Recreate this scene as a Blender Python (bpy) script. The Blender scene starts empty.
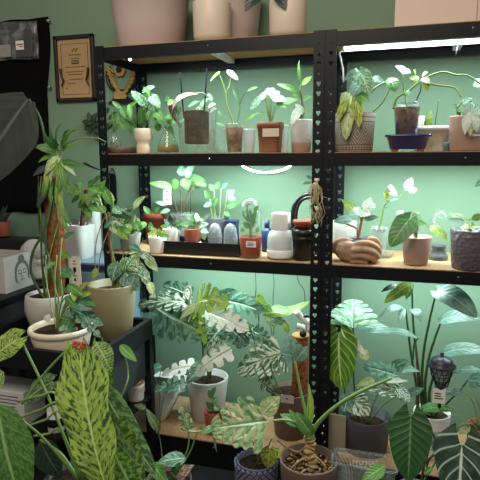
import bpy, bmesh, math, random
from mathutils import Vector as V, Matrix
random.seed(7)
SC = bpy.context.scene
COL = SC.collection
PI = math.pi

# ------------------------------------------------------------------ camera
F_PX = 538.66
PITCH, YAW, ROLL = -.156, -.2906, -.0056
CAM = V((1.1703, -1.9421, 1.3797))
fw = V((math.sin(YAW)*math.cos(PITCH), math.cos(YAW)*math.cos(PITCH), math.sin(PITCH)))
r0 = fw.cross(V((0, 0, 1))).normalized(); u0 = r0.cross(fw)
rt = r0*math.cos(ROLL) + u0*math.sin(ROLL); up = -r0*math.sin(ROLL) + u0*math.cos(ROLL)
cd = bpy.data.cameras.new('camera'); cam = bpy.data.objects.new('camera', cd); COL.objects.link(cam)
cam.matrix_world = Matrix.Translation(CAM) @ Matrix((rt, up, -fw)).transposed().to_4x4()
cd.sensor_width = 36; cd.lens = F_PX/480*36; cd.clip_start = .02
SC.camera = cam

def at(px, py, Y):                      # point of the place seen at a pixel, at depth y = Y
    d = fw + rt*((px-240)/F_PX) - up*((py-240)/F_PX)
    return CAM + d*((Y-CAM.y)/d.y)
def atz(px, py, z):
    d = fw + rt*((px-240)/F_PX) - up*((py-240)/F_PX)
    return CAM + d*((z-CAM.z)/d.z)
def atx(px, py, x):
    d = fw + rt*((px-240)/F_PX) - up*((py-240)/F_PX)
    return CAM + d*((x-CAM.x)/d.x)
def scl(p): return F_PX/((p-CAM).dot(fw))   # pixels per metre at a point

# ------------------------------------------------------------------ materials
def srgb(h):
    c = [int(h[i:i+2], 16)/255 for i in (0, 2, 4)]
    return tuple(x/12.92 if x <= .04045 else ((x+.055)/1.055)**2.4 for x in c)+(1,)
class NT:
    def __init__(s, name):
        s.m = bpy.data.materials.new(name); s.m.use_nodes = True
        s.t = s.m.node_tree; s.t.nodes.clear()
        s.out = s.n('ShaderNodeOutputMaterial')
    def n(s, k, **kw):
        x = s.t.nodes.new(k)
        for a, b in kw.items(): setattr(x, a, b)
        return x
    def l(s, a, b): s.t.links.new(a, b)
    def math(s, op, a, b=None, clamp=False):
        x = s.n('ShaderNodeMath', operation=op, use_clamp=clamp)
        for i, q in enumerate((a, b)):
            if q is None: continue
            if hasattr(q, 'links'): s.l(q, x.inputs[i])
            else: x.inputs[i].default_value = q
        return x.outputs[0]
    def mix(s, f, a, b):
        x = s.n('ShaderNodeMix', data_type='RGBA')
        for i, q in ((0, f), (6, a), (7, b)):
            if hasattr(q, 'links'): s.l(q, x.inputs[i])
            else: x.inputs[i].default_value = q
        return x.outputs[2]
    def ramp(s, f, lo, hi):
        x = s.n('ShaderNodeMapRange'); x.inputs[1].default_value = lo; x.inputs[2].default_value = hi
        s.l(f, x.inputs[0]); return x.outputs[0]
MATS = {}
def simple(name, col, rough=.5, spec=.5, metal=0, noise=0, nscale=20, col2=None, bump=0, bscale=60, vor=False, coat=0, emit=None, estr=0):
    t = NT(name); b = t.n('ShaderNodeBsdfPrincipled'); t.l(b.outputs[0], t.out.inputs[0])
    c = srgb(col) if isinstance(col, str) else col
    b.inputs['Base Color'].default_value = c; b.inputs['Roughness'].default_value = rough
    b.inputs['Metallic'].default_value = metal; b.inputs['Specular IOR Level'].default_value = spec
    b.inputs['Coat Weight'].default_value = coat
    tc = t.n('ShaderNodeTexCoord')
    if noise:
        nz = t.n('ShaderNodeTexNoise'); nz.inputs['Scale'].default_value = nscale; nz.inputs['Detail'].default_value = 5
        t.l(tc.outputs['Object'], nz.inputs[0])
        c2 = srgb(col2) if col2 else tuple(x*.5 for x in c[:3])+(1,)
        f = t.math('MULTIPLY', t.ramp(nz.outputs[0], .4, .62), noise)
        t.l(t.mix(f, c, c2), b.inputs['Base Color'])
    if bump:
        if vor:
            bz = t.n('ShaderNodeTexVoronoi'); bz.inputs['Scale'].default_value = bscale
        else:
            bz = t.n('ShaderNodeTexNoise'); bz.inputs['Scale'].default_value = bscale; bz.inputs['Detail'].default_value = 4
        t.l(tc.outputs['Object'], bz.inputs[0])
        bm_ = t.n('ShaderNodeBump'); bm_.inputs['Strength'].default_value = bump; bm_.inputs['Distance'].default_value = .004
        t.l(bz.outputs[0], bm_.inputs['Height']); t.l(bm_.outputs[0], b.inputs['Normal'])
    if emit:
        b.inputs['Emission Color'].default_value = srgb(emit); b.inputs['Emission Strength'].default_value = estr
    MATS[name] = t.m; return t.m
def glassy(name, tint, opac=.12, gl=.12, rough=.08, noise=0, nscale=8):
    t = NT(name); tr = t.n('ShaderNodeBsdfTransparent'); tr.inputs[0].default_value = (.96, .98, .97, 1)
    d = t.n('ShaderNodeBsdfDiffuse'); d.inputs[0].default_value = srgb(tint)
    g = t.n('ShaderNodeBsdfGlossy'); g.inputs['Roughness'].default_value = rough
    lw = t.n('ShaderNodeLayerWeight'); lw.inputs[0].default_value = .25
    m1 = t.n('ShaderNodeMixShader'); m2 = t.n('ShaderNodeMixShader')
    if noise:
        tc = t.n('ShaderNodeTexCoord'); nz = t.n('ShaderNodeTexNoise'); nz.inputs['Scale'].default_value = nscale
        nz.inputs['Detail'].default_value = 4
        t.l(tc.outputs['Object'], nz.inputs[0])
        t.l(t.math('ADD', t.math('MULTIPLY', t.ramp(nz.outputs[0], .45, .65), noise), opac), m1.inputs[0])
    else: m1.inputs[0].default_value = opac
    t.l(tr.outputs[0], m1.inputs[1]); t.l(d.outputs[0], m1.inputs[2])
    t.l(t.math('ADD', t.math('MULTIPLY', t.math('POWER', lw.outputs[1], 2), .6), gl*.12), m2.inputs[0])
    t.l(m1.outputs[0], m2.inputs[1]); t.l(g.outputs[0], m2.inputs[2]); t.l(m2.outputs[0], t.out.inputs[0])
    MATS[name] = t.m
def leafmat(name, base, second=None, amt=.5, sc=(3, 9), sharp=.04, vein=None, vn=7, vs=.4, vw=.12, mid=None, sweep=.55, rough=.38, trans=.18, ring=False, third=None, bump=.25):
    """base = blade colour; second = variegation; vein = colour of the lateral veins; mid = midrib colour"""
    t = NT(name); b = t.n('ShaderNodeBsdfPrincipled')
    uv = t.n('ShaderNodeUVMap'); sp = t.n('ShaderNodeSeparateXYZ'); t.l(uv.outputs[0], sp.inputs[0])
    U = sp.outputs[0]; v = t.math('SUBTRACT', t.math('MULTIPLY', sp.outputs[1], 2), 1); av = t.math('ABSOLUTE', v)
    q = t.math('SUBTRACT', U, t.math('MULTIPLY', av, sweep*.5))
    oi = t.n('ShaderNodeObjectInfo')
    col = srgb(base)
    def noise(su, sv, detail=3):
        cb = t.n('ShaderNodeCombineXYZ'); t.l(t.math('MULTIPLY', q, su), cb.inputs[0]); t.l(t.math('MULTIPLY', v, sv), cb.inputs[1])
        nz = t.n('ShaderNodeTexNoise', noise_dimensions='4D'); nz.inputs['Scale'].default_value = 1; nz.inputs['Detail'].default_value = detail
        t.l(cb.outputs[0], nz.inputs['Vector']); t.l(t.math('MULTIPLY', oi.outputs['Random'], 40), nz.inputs['W']); return nz.outputs[0]
    tone = noise(3, 2)
    cur = t.mix(t.ramp(tone, .3, .7), tuple(x*.72 for x in col[:3])+(1,), tuple(min(1, x*1.2) for x in col[:3])+(1,))
    if second:
        th = .5 + (.5-amt)*.42
        cur = t.mix(t.ramp(noise(sc[1], sc[0]), th-sharp, th+sharp), cur, srgb(second))
    if third:
        cur = t.mix(t.ramp(noise(sc[1]*.7, sc[0]*.9, 2), .6, .64), cur, srgb(third))
    ph = t.math('ABSOLUTE', t.math('SUBTRACT', t.math('FRACT', t.math('MULTIPLY', q, vn)), .5))
    if vein:
        cur = t.mix(t.math('MULTIPLY', t.math('SUBTRACT', 1, t.ramp(ph, vw*.3, vw)), vs), cur, srgb(vein))
    if mid:
        cur = t.mix(t.math('SUBTRACT', 1, t.ramp(av, .025, .07)), cur, srgb(mid))
    t.l(cur, b.inputs['Base Color']); b.inputs['Roughness'].default_value = rough
    bp = t.n('ShaderNodeBump'); bp.inputs['Strength'].default_value = bump; bp.inputs['Distance'].default_value = .006
    t.l(t.math('POWER', ph, .5), bp.inputs['Height']); t.l(bp.outputs[0], b.inputs['Normal'])
    tl = t.n('ShaderNodeBsdfTranslucent'); t.l(cur, tl.inputs[0]); ms = t.n('ShaderNodeMixShader'); ms.inputs[0].default_value = trans
    t.l(b.outputs[0], ms.inputs[1]); t.l(tl.outputs[0], ms.inputs[2]); t.l(ms.outputs[0], t.out.inputs[0])
    MATS[name] = t.m

# ------------------------------------------------------------------ object helpers
def tag(o, label, cat, group=None, kind=None):
    if kind: o['kind'] = kind
    if label: o['label'] = label
    if cat: o['category'] = cat
    if group: o['group'] = group
    return o
def thing(name, label, cat, loc, group=None):
    o = bpy.data.objects.new(name, None); COL.objects.link(o); o.location = loc; o.empty_display_size = .02
    return tag(o, label, cat, group)
def wpos(o):
    p = V((0, 0, 0))
    while o: p += o.location; o = o.parent
    return p
def link(name, bm, mat, parent=None, smooth=True, label=None, origin=None, normals=True):
    if normals: bmesh.ops.recalc_face_normals(bm, faces=bm.faces)
    me = bpy.data.meshes.new(name)
    off = wpos(parent) if parent else V((0, 0, 0))
    if parent is None and origin is not None: off = V(origin)
    bm.transform(Matrix.Translation(-off))
    bm.to_mesh(me); bm.free()
    if smooth:
        for p in me.polygons: p.use_smooth = True
    o = bpy.data.objects.new(name, me); COL.objects.link(o)
    if parent: o.parent = parent
    elif origin is not None: o.location = origin
    if mat is not None: me.materials.append(MATS[mat] if isinstance(mat, str) else mat)
    if label: o['label'] = label
    return o
def BM(): return bmesh.new()
def box(bm, c, s, rot=None, bev=0):
    r = bmesh.ops.create_cube(bm, size=1); vs = r['verts']
    bmesh.ops.scale(bm, vec=V(s), verts=vs)
    if bev:
        es = list({e for v in vs for e in v.link_edges})
        g = bmesh.ops.bevel(bm, geom=es, offset=bev, segments=2, affect='EDGES', profile=.5); vs = list({v for f in g['faces'] for v in f.verts} | {v for v in vs if v.is_valid})
    if rot is not None: bmesh.ops.rotate(bm, cent=(0, 0, 0), matrix=rot, verts=vs)
    bmesh.ops.translate(bm, vec=V(c), verts=vs); return bm
def boxb(x0, x1, y0, y1, z0, z1, bev=0):
    return box(BM(), ((x0+x1)/2, (y0+y1)/2, (z0+z1)/2), (x1-x0, y1-y0, z1-z0), None, bev)
def lathe(bm, c, prof, seg=32, sx=1, sy=1, wob=None, close=False):
    c = V(c); rings = []
    for (r, z) in prof:
        if r < 1e-5: rings.append([bm.verts.new(c+V((0, 0, z)))]); continue
        ring = []
        for k in range(seg):
            a = 2*PI*k/seg; rr = r if wob is None else r*wob(a, z)
            ring.append(bm.verts.new(c+V((rr*math.cos(a)*sx, rr*math.sin(a)*sy, z))))
        rings.append(ring)
    for A, B in zip(rings, rings[1:]):
        for k in range(seg):
            k2 = (k+1) % seg
            if len(A) == 1 and len(B) == 1: continue
            if len(A) == 1: bm.faces.new((A[0], B[k2], B[k]))
            elif len(B) == 1: bm.faces.new((A[k], A[k2], B[0]))
            else: bm.faces.new((A[k], A[k2], B[k2], B[k]))
    return bm
def crom(pts, n=6):
    if len(pts) < 3: return [V(p) for p in pts]
    P = [V(p) for p in pts]; P = [P[0]*2-P[1]]+P+[P[-1]*2-P[-2]]; out = []
    for i in range(1, len(P)-2):
        for k in range(n):
            t = k/n; a, b, c, d = P[i-1:i+3]
            out.append(.5*((2*b)+(c-a)*t+(2*a-5*b+4*c-d)*t*t+(3*b-a-3*c+d)*t**3))
    out.append(P[-2]); return out
def tube(bm, pts, ra, rb=None, sides=7, n=6, cap=True):
    rb = ra if rb is None else rb; P = crom(pts, n); N = len(P); rings = []; prev = None
    for i, p in enumerate(P):
        t = (P[min(i+1, N-1)]-P[max(i-1, 0)])
        t = t.normalized() if t.length > 1e-9 else V((0, 0, 1))
        if prev is None: a = t.orthogonal().normalized()
        else:
            a = prev - t*prev.dot(t); a = a.normalized() if a.length > 1e-6 else t.orthogonal().normalized()
        prev = a; b = t.cross(a)
        f = i/(N-1); r = ra(f) if callable(ra) else ra+(rb-ra)*f
        rings.append([bm.verts.new(p+a*(r*math.cos(2*PI*k/sides))+b*(r*math.sin(2*PI*k/sides))) for k in range(sides)])
    for A, B in zip(rings, rings[1:]):
        for k in range(sides): bm.faces.new((A[k], A[(k+1) % sides], B[(k+1) % sides], B[k]))
    if cap: bm.faces.new(rings[0][::-1]); bm.faces.new(rings[-1])
    return bm
def ball(bm, c, s, rot=None, seg=16):
    r = bmesh.ops.create_uvsphere(bm, u_segments=seg, v_segments=max(6, seg//2), radius=1)['verts']
    bmesh.ops.scale(bm, vec=V(s), verts=r)
    if rot is not None: bmesh.ops.rotate(bm, cent=(0, 0, 0), matrix=rot, verts=r)
    bmesh.ops.translate(bm, vec=V(c), verts=r); return bm

# ------------------------------------------------------------------ leaves
def sm(x): x = max(0, min(1, x)); return x*x*(3-2*x)
PROF = {
 'ovate': lambda u: max(0, math.sin(PI*min(1, u)**.72))**.85,
 'lance': lambda u: max(0, math.sin(PI*min(1, u)**.85))**1.0,
 'heart': lambda u: (.22+.78*math.sin(min(1, u/.3)*PI/2))*max(0, 1-u**2.7)**.76,
 'arrow': lambda u: (.25+.75*math.sin(min(1, u/.26)*PI/2))*max(0, 1-u**1.9)**.85,
 'oblong': lambda u: (.3+.7*math.sin(min(1, u/.3)*PI/2))*max(0, 1-u**3.2)**.75,
 'monstera': lambda u: (.55+.45*sm(u/.25))*max(0, 1-u**2.0)**.65,
}
BACK = {'ovate': 0, 'lance': 0, 'heart': .22, 'arrow': .36, 'oblong': .1, 'monstera': .2}
NCAM = V((.15, -.85, .5))
def leaf_bm(P0, P1, wid, shape='ovate', n=None, arch=.06, fold=.12, wave=0, nu=12, nv=3, lobes=5, gap=.3, cut=.28, twist=0, curl=0, back=None, sweep=.15):
    P0, P1 = V(P0), V(P1); t = P1-P0; L = t.length; t = t/L
    n = V(n if n is not None else NCAM).normalized(); s = t.cross(n)
    if s.length < .05: s = t.cross(V((1, .3, .2)))
    s.normalize(); n = s.cross(t)
    pf = PROF[shape]; back = BACK[shape] if back is None else back; ph = random.random()*6
    bm = BM(); uvl = bm.loops.layers.uv.new('UVMap')
    def M(u, v):
        a = abs(v); hw = wid/2*pf(u)
        al = u*L - back*L*a**1.7*(1-u)**2
        z = fold*a*hw*(1-.3*a) + arch*L*4*u*(1-u) - curl*L*u**3 - curl*.5*hw*a*a + wave*wid*a*a*math.sin(u*17+ph+(v > 0)*1.7)*(1-u*u*.6)
        aa = twist*u; sx = v*hw
        return P0 + t*al + s*(sx*math.cos(aa)-z*math.sin(aa)) + n*(z*math.cos(aa)+sx*math.sin(aa))
    def quad(ps, uvs):
        try: f = bm.faces.new(ps)
        except ValueError: return
        for lp, q in zip(f.loops, uvs): lp[uvl].uv = (q[0], q[1]*.5+.5)
    def grid(fn, na, nb):
        G = [[fn(i/na, j/nb) for j in range(nb+1)] for i in range(na+1)]
        W = [[bm.verts.new(M(*q)) for q in row] for row in G]
        for i in range(na):
            for j in range(nb):
                quad((W[i][j], W[i+1][j], W[i+1][j+1], W[i][j+1]), (G[i][j], G[i+1][j], G[i+1][j+1], G[i][j+1]))
    if shape == 'monstera':
        for sg in (-1, 1):
            edges = [k/lobes*.93 for k in range(lobes+1)]
            for k in range(lobes):
                a0, a1 = edges[k], edges[k+1]+(.07 if k == lobes-1 else 0); cm = (a0+a1)/2; jit = random.uniform(.9, 1.05)
                c0 = cut*random.uniform(.75, 1.3); gp = gap*random.uniform(.7, 1.25)
                def fn(a, c, a0=a0, a1=a1, cm=cm, jit=jit, c0=c0, gp=gp, sg=sg, k=k):
                    g = 1 if a <= c0 else 1-gp*(.55*sm((a-c0)/.12)+.45*(a-c0)/(1-c0))
                    if a > .85: g *= math.sqrt(max(.0, 1-((a-.85)/.15)**2))*.6+.4
                    u = cm+(c-.5)*(a1-a0)*g
                    if k == lobes-1 and c > .5: u = cm+(c-.5)*(a1-a0)*(g*.6+.4*(1-a))
                    return (max(0, min(.985, u+sweep*a*(1-u))), sg*a*jit)
                grid(fn, 9, 2)
        bmesh.ops.remove_doubles(bm, verts=bm.verts, dist=1e-5)
    else:
        grid(lambda a, b: (min(.995, a), b*2-1), nu, nv*2)
    return bm
def leaf(root, p0, p1, wid, mat, shape='ovate', n=None, nm='leaf', **k):
    """p0, p1 = (px, py, Y) of the leaf's base and tip; wid = apparent width in pixels"""
    A, B = at(*p0), at(*p1); w = wid/scl((A+B)/2)
    return link(nm, leaf_bm(A, B, w, shape, n, **k), mat, root, normals=False)
def stem(root, pts, r, mat='stem_green', rb=None, nm='stem', sides=6):
    P = [at(*p) if not isinstance(p, V) else p for p in pts]
    return link(nm, tube(BM(), P, r, rb, sides), mat, root)
def pl(root, s0, p0, p1, wid, mat, shape='ovate', r=.0022, smat='stem_green', bow=(0, 0, .02), **k):
    """a leaf on its own petiole, from s0 (px, py, Y or a point)"""
    S = at(*s0) if not isinstance(s0, V) else s0; A = at(*p0)
    mid = (S+A)/2+V(bow); stem(root, [S, mid, A], r, smat, r*.7)
    return leaf(root, p0, p1, wid, mat, shape, **k)

# ------------------------------------------------------------------ pots
def pot_prof(rb, rt_, h, th=.006, style='taper', soil=.02):
    if style == 'round':      # straight side with a rounded foot
        P = [(0, 0), (rb*.72, 0), (rb*.9, h*.05), (rb, h*.16), (rt_, h*.95), (rt_-th*.3, h)]
    elif style == 'lip':
        P = [(0, 0), (rb*.96, 0), (rb, .004), (rt_*.95, h*.8), (rt_*1.02, h*.8), (rt_*1.03, h*.99), (rt_, h)]
    elif style == 'belly':
        P = [(0, 0), (rb*.8, 0), (rb, h*.06), (rt_*.97, h*.35), (rt_*1.06, h*.6), (rt_*1.05, h*.8), (rt_, h*.97), (rt_-th*.4, h)]
    else:
        P = [(0, 0), (rb*.94, 0), (rb, .006), (rt_, h-.004), (rt_-th*.3, h)]
    r_in = rt_-th
    P += [(r_in, h-.002), (r_in*.985, h-soil-.004), (r_in*.6, h-soil-.012), (0, h-soil-.012)]
    return P
def add_pot(root, c, rb, rt_, h, mat, style='taper', soil='soil', sd=.02, seg=36, th=.006, label=None, sq=None, nm='pot'):
    o = link(nm, lathe(BM(), c, pot_prof(rb, rt_, h, th, style, sd), seg, wob=sq), mat, root, label=label)
    if soil:
        b = BM(); r = rt_-th*1.1; N = 14
        prof = [(0, h-sd+.003)]+[(r*k/5, h-sd+.003*(1-k/5)+random.uniform(-.001, .001)) for k in range(1, 6)]
        lathe(b, c, prof, 24, wob=sq); link('soil', b, soil, root)
    return o
def squarish(p=4):
    return lambda a, z: 1/((abs(math.cos(a))**p+abs(math.sin(a))**p)**(1/p))
def PT(name, label, cat, l, r, rim, Y, z, tap, mat, style='taper', group=None, h=None, **k):
    """potted plant root: pixel left / right of the rim, its row, depth, the height it stands on"""
    c = at((l+r)/2, rim, Y); R = (r-l)/2/scl(c); h = h or c.z-z
    root = thing(name, label, cat, (c.x, Y, z), group)
    add_pot(root, V((c.x, Y, z)), R*tap, R, h, mat, style, **k)
    root_top = V((c.x, Y, z+h-k.get('sd', .02)))
    return root, root_top, R
def pebbles(root, c, r, n, mat='bark', s=.008, nm='bark_chips'):
    b = BM()
    for i in range(n):
        a = random.random()*6.28; q = r*math.sqrt(random.random())
        box(b, (c.x+q*math.cos(a), c.y+q*math.sin(a), c.z+random.uniform(0, .004)), (s*random.uniform(.6, 1.8), s*random.uniform(.4, .8), s*.35),
            Matrix.Rotation(random.random()*3, 3, 'Z') @ Matrix.Rotation(random.uniform(-.5, .5), 3, 'X'))
    o = link(nm, b, mat, root, smooth=False); o['kind'] = 'stuff'; return o
# ------------------------------------------------------------------ material palette
simple('wall', '779078', .75, .3, noise=.25, nscale=3, col2='6f8871', bump=.05, bscale=120)
simple('floor', '3b3632', .5, .4, noise=.6, nscale=6, col2='2a2623')
simple('rack_black', '0d0e14', .45, .28, noise=.3, nscale=30, col2='08090d')
simple('stand_black', '101114', .5, .25)
simple('stand_panel', '303234', .6, .3)
simple('board', 'b18f6c', .7, .3, noise=.7, nscale=140, col2='8c6a49')
simple('steel', 'b8b8b8', .3, .5, 1)
simple('cream', 'd9c8b4', .45, .45, noise=.3, nscale=8, col2='cbb7a0')
simple('blush', 'c2ada6', .28, .5, noise=.4, nscale=5, col2='b39d95', coat=.3)
simple('white_pot', 'dcd8d2', .4, .5)
simple('grey_white', 'b9b4ae', .55, .4, noise=.3, nscale=25, col2='a6a19b')
simple('concrete', '9a9692', .7, .3, noise=.5, nscale=30, col2='85817d')
simple('terracotta', '944b36', .7, .3, noise=.4, nscale=12, col2='7c3d2b')
simple('terra_shaded', '703728', .75, .25, noise=.4, nscale=12, col2='5c2c20')  # darker copy of terracotta, shading at the shelf back put into its colour
simple('terra_brown', '5f483f', .5, .45, noise=.3, nscale=14, col2='5b443b')
simple('dark_grey', '45444a', .5, .45)
simple('olive', '877c5c', .5, .45, noise=.25, nscale=5, col2='7a7050')
simple('tan_pink', '9e7f72', .5, .45, noise=.2, nscale=10, col2='927366')
simple('hammered', '5a525b', .38, .5, bump=.9, bscale=70, vor=True)
simple('lilac', '8b88a2', .5, .4, noise=.3, nscale=20, col2='77748d')
simple('navy', '1d2560', .18, .6, coat=.6)
simple('brown_plastic', '8b5b45', .45, .45)
simple('black_plastic', '121214', .35, .5)
simple('stake_black', '0c0c0e', .9, .1)
simple('black_cloth', '0b0b0d', .95, .1, bump=.5, bscale=30)
simple('stone', 'ab8a72', .8, .25, noise=.6, nscale=35, col2='93725b', bump=.4, bscale=90)
simple('soil', '231a15', .95, .1, noise=.8, nscale=60, col2='3f2f25', bump=.8, bscale=120)
simple('soil_pale', '7d5843', .95, .1, noise=.8, nscale=50, col2='3a281f', bump=.8, bscale=120)
simple('soil_dark', '161314', 1, 0, noise=.6, nscale=50, col2='322a27', bump=.6, bscale=120)
simple('lilac_dark', '57546a', .6, .3)
simple('bark', '8a6248', .8, .2, noise=.6, nscale=40, col2='553626')
simple('coir', '94593a', .95, .1, noise=.9, nscale=60, col2='6a3820', bump=1, bscale=160)
simple('stem_green', '6d8a4a', .5, .4, noise=.3, nscale=20, col2='8a9a5a')
simple('stem_dark', '3c5530', .5, .4)
simple('stem_brown', '6f543c', .7, .3, noise=.5, nscale=40, col2='4a3526')
simple('stem_pale', '93a46c', .5, .4)
simple('stem_lime', '71873c', .5, .4)
simple('stem_pink', '9a6f60', .5, .4)
simple('cork_stem', 'b59768', .8, .2, noise=.8, nscale=60, col2='7d6142')
simple('dry_root', 'b8a684', .9, .1, noise=.5, nscale=50, col2='9a8766')
simple('dry_leaf', '5b453b', .8, .2, noise=.8, nscale=25, col2='8d8580')
simple('paper', 'e6e2da', .8, .2)
simple('paper_grey', 'c9c9c9', .8, .2)
simple('ink', '2c2a2c', .8, .2)
simple('ink_brown', '6b5030', .8, .2)
simple('ink_grey', '68656a', .8, .2)
simple('gold', 'b08a4a', .55, .4, noise=.4, nscale=30, col2='8f6d36')
simple('gold_matt', 'b4956a', .45, .4, 0, noise=.25, nscale=10, col2='a2835a')
simple('frame_dark', '2b1a17', .4, .4)
simple('wood_disc', 'b07a48', .6, .3, noise=.4, nscale=30, col2='925f34')
simple('ceramic_white', 'e8e6e4', .3, .5, coat=.3)
simple('purple_black', '2c2836', .4, .45)
simple('cool_blue', '7d93a6', .5, .4)
simple('navy_plastic', '1f2b50', .4, .45)
simple('water_amber', '8d7c3a', .15, .5)
simple('peach_wax', 'd9965e', .6, .3)
simple('cardboard', 'd8c2b2', .7, .3, noise=.15, nscale=4, col2='cdb6a5')
simple('beige_card', '9d927c', .8, .2, noise=.3, nscale=12, col2='8d826c')
simple('red_flower', 'b34a2a', .6, .3, noise=.5, nscale=60, col2='d98a5a')
simple('wire', '26302e', .5, .4)
simple('led_tube', 'ffffff', .4, emit='eaf6ff', estr=9)
simple('led_soft', 'ffffff', .4, emit='f6f2ff', estr=2.2)
simple('wire_white', 'd5d8e0', .5, .4)
glassy('clear_plastic', 'd8dde0', .04, .2, .12, noise=.13, nscale=25)
glassy('clear_bin', 'd8dde0', .02, .25, .1, noise=.09, nscale=30)
glassy('frosted', 'e2e6ea', .6, .2, .2)
glassy('glass', 'e6f0ea', .03, .25, .05)
glassy('film', 'b9b9bd', .22, .3, .2, noise=.35, nscale=9)
# foliage
leafmat('lf_green', '47793a', vein='6a9a55', vs=.35, mid='8fb070')
leafmat('lf_bright', '578a3a', vein='86b860', vs=.3, mid='a5c878')
leafmat('lf_deep', '32562c', vein='47733e', vs=.5, mid='6b8c55', vn=9, bump=.7)
leafmat('lf_dusk', '343b36', vein='414b44', vs=.5, mid='596357', vn=7, vw=.05, rough=.55, trans=.08)
leafmat('lf_dark', '22382a', vein='31503b', vs=.4, mid='4e6b4c', rough=.35)
leafmat('lf_lime', '759a38', second='9db555', amt=.5, vein='5f8a2c', vs=.4, mid='c2d27a')
leafmat('lf_marble', '90a948', second='35572a', amt=.43, sc=(5.5, 26), sharp=.03, vein='b3c566', vs=.45, vn=15, vw=.2, mid='bccb74', sweep=-.25)
leafmat('lf_marble_dk', '3a5c2a', second='7b9a46', amt=.45, sc=(5, 26), sharp=.03, vein='7fa04a', vs=.4, vn=12, vw=.16, mid='a3b868', sweep=.1)
leafmat('lf_moss', '3c662c', second='5c8640', amt=.5, sc=(9, 30), sharp=.06, vein='6f9650', vs=.35, vn=9, mid='8fae6a', sweep=.4)
leafmat('lf_speckle', '3f5c38', second='74905c', amt=.45, sc=(5, 20), sharp=.04, vein='7d9866', vs=.3, vn=10, mid='a5b888', sweep=.3)
leafmat('lf_mint', '588a62', second='9dbf9c', amt=.45, sc=(2.6, 12), sharp=.04, vein='9fc4a2', vs=.35, mid='c9dcc0')
leafmat('lf_teal', '365f48', second='67947a', amt=.45, sc=(2.5, 10), sharp=.05, vein='8db598', vs=.3, mid='b5ccaa')
leafmat('lf_albo', '345c3c', second='c6d1ba', amt=.45, sc=(2.6, 15), sharp=.025, vein='7da07a', vs=.2, mid='d5ddc0', sweep=.9)
leafmat('lf_albo_w', '54805a', second='e2e4da', amt=.8, sc=(2.2, 9), sharp=.03, mid='dfe0d2', sweep=.8)
leafmat('lf_vmon', '557a45', second='98ae7a', amt=.5, sc=(3.5, 9), sharp=.04, third='d8d2a8', vein='b7c59c', vs=.3, mid='cfd9b4', sweep=.9)
leafmat('lf_cream', 'bcc596', second='7f9f4c', amt=.42, sc=(2.4, 9), sharp=.05, mid='e0e2b8')
leafmat('lf_white', 'd0d6cc', second='a9c7a4', amt=.3, sc=(3, 8), mid='f0f2ea')
leafmat('lf_allocasia', '2c4034', second='3c5344', amt=.5, vein='b9c8b4', vs=.85, vn=5, vw=.11, mid='d5dfce', sweep=.9, rough=.42)
leafmat('lf_yvein', '4d7a22', second='5d8a2b', amt=.5, vein='b5c46a', vs=.75, vn=6.5, vw=.13, mid='cad58c', sweep=.9, trans=.25)
leafmat('lf_silver', '557868', second='6f9282', amt=.5, sc=(3, 8), sharp=.1, vein='7b9c8c', vs=.3, mid='9bb6a6', trans=.12)
leafmat('lf_pink', '6a4a44', second='c9b8a0', amt=.5, sc=(3, 12), vein='a58a74', vs=.4, mid='c9a68c')
leafmat('lf_yellow', 'a9b23c', second='5f7a2a', amt=.45, sc=(3, 10), mid='c6c870')

# ------------------------------------------------------------------ the setting
ZT, ZA, ZB, ZC = 1.8, 1.3894, .9842, .212
BH, D, WU, WALL = .0475, .3716, .9, .405
def struct(name, bm, mat, smooth=False):
    o = link(name, bm, mat, smooth=smooth); o['kind'] = 'structure'; return o
struct('wall_back', boxb(-2.6, 3.2, WALL, WALL+.1, 0, 2.75), 'wall')
struct('floor', boxb(-2.6, 3.2, -3.6, WALL+.1, -.08, 0), 'floor')

# ------------------------------------------------------------------ shelving racks
PW, TH = .038, .0022
def post_strip(bm, x0, x1, y0, y1, z0, z1, pitch=.0335, keyed=True):
    """perforated strip of an angle post; either x or y runs across it"""
    ax = abs(x1-x0) > abs(y1-y0)
    def P(f, z): return bm.verts.new((x0+(x1-x0)*f, y0+(y1-y0)*f, z))
    def q(f0, f1, a, b):
        bm.faces.new((P(f0, a), P(f1, a), P(f1, b), P(f0, b)))
    z = z0; k = 0
    while z+pitch < z1:
        key = (k % 3 != 1)
        if key: rows = [(.27, None), (.2, (.40, .60)), (.26, (.30, .70)), (.27, None)]
        else: rows = [(.41, None), (.18, (.44, .56)), (.41, None)]
        zz = z
        for f, h in rows:
            a, b = zz, zz+f*pitch; zz = b
            if h is None: q(0, 1, a, b)
            else: q(0, h[0], a, b); q(h[1], 1, a, b)
        z += pitch; k += 1
    q(0, 1, z, z1)
def post(root, x, y, sx, sy):
    """angle post: one flange across x, one along y, from its outer corner"""
    b = BM(); post_strip(b, x, x+sx*PW, y, y, 0, ZT+.003); post_strip(b, x, x, y, y+sy*PW, 0, ZT+.003)
    o = link('post', b, 'rack_black', root, smooth=False)
    m = o.modifiers.new('thick', 'SOLIDIFY'); m.thickness = TH; m.offset = 0
    return o
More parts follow.
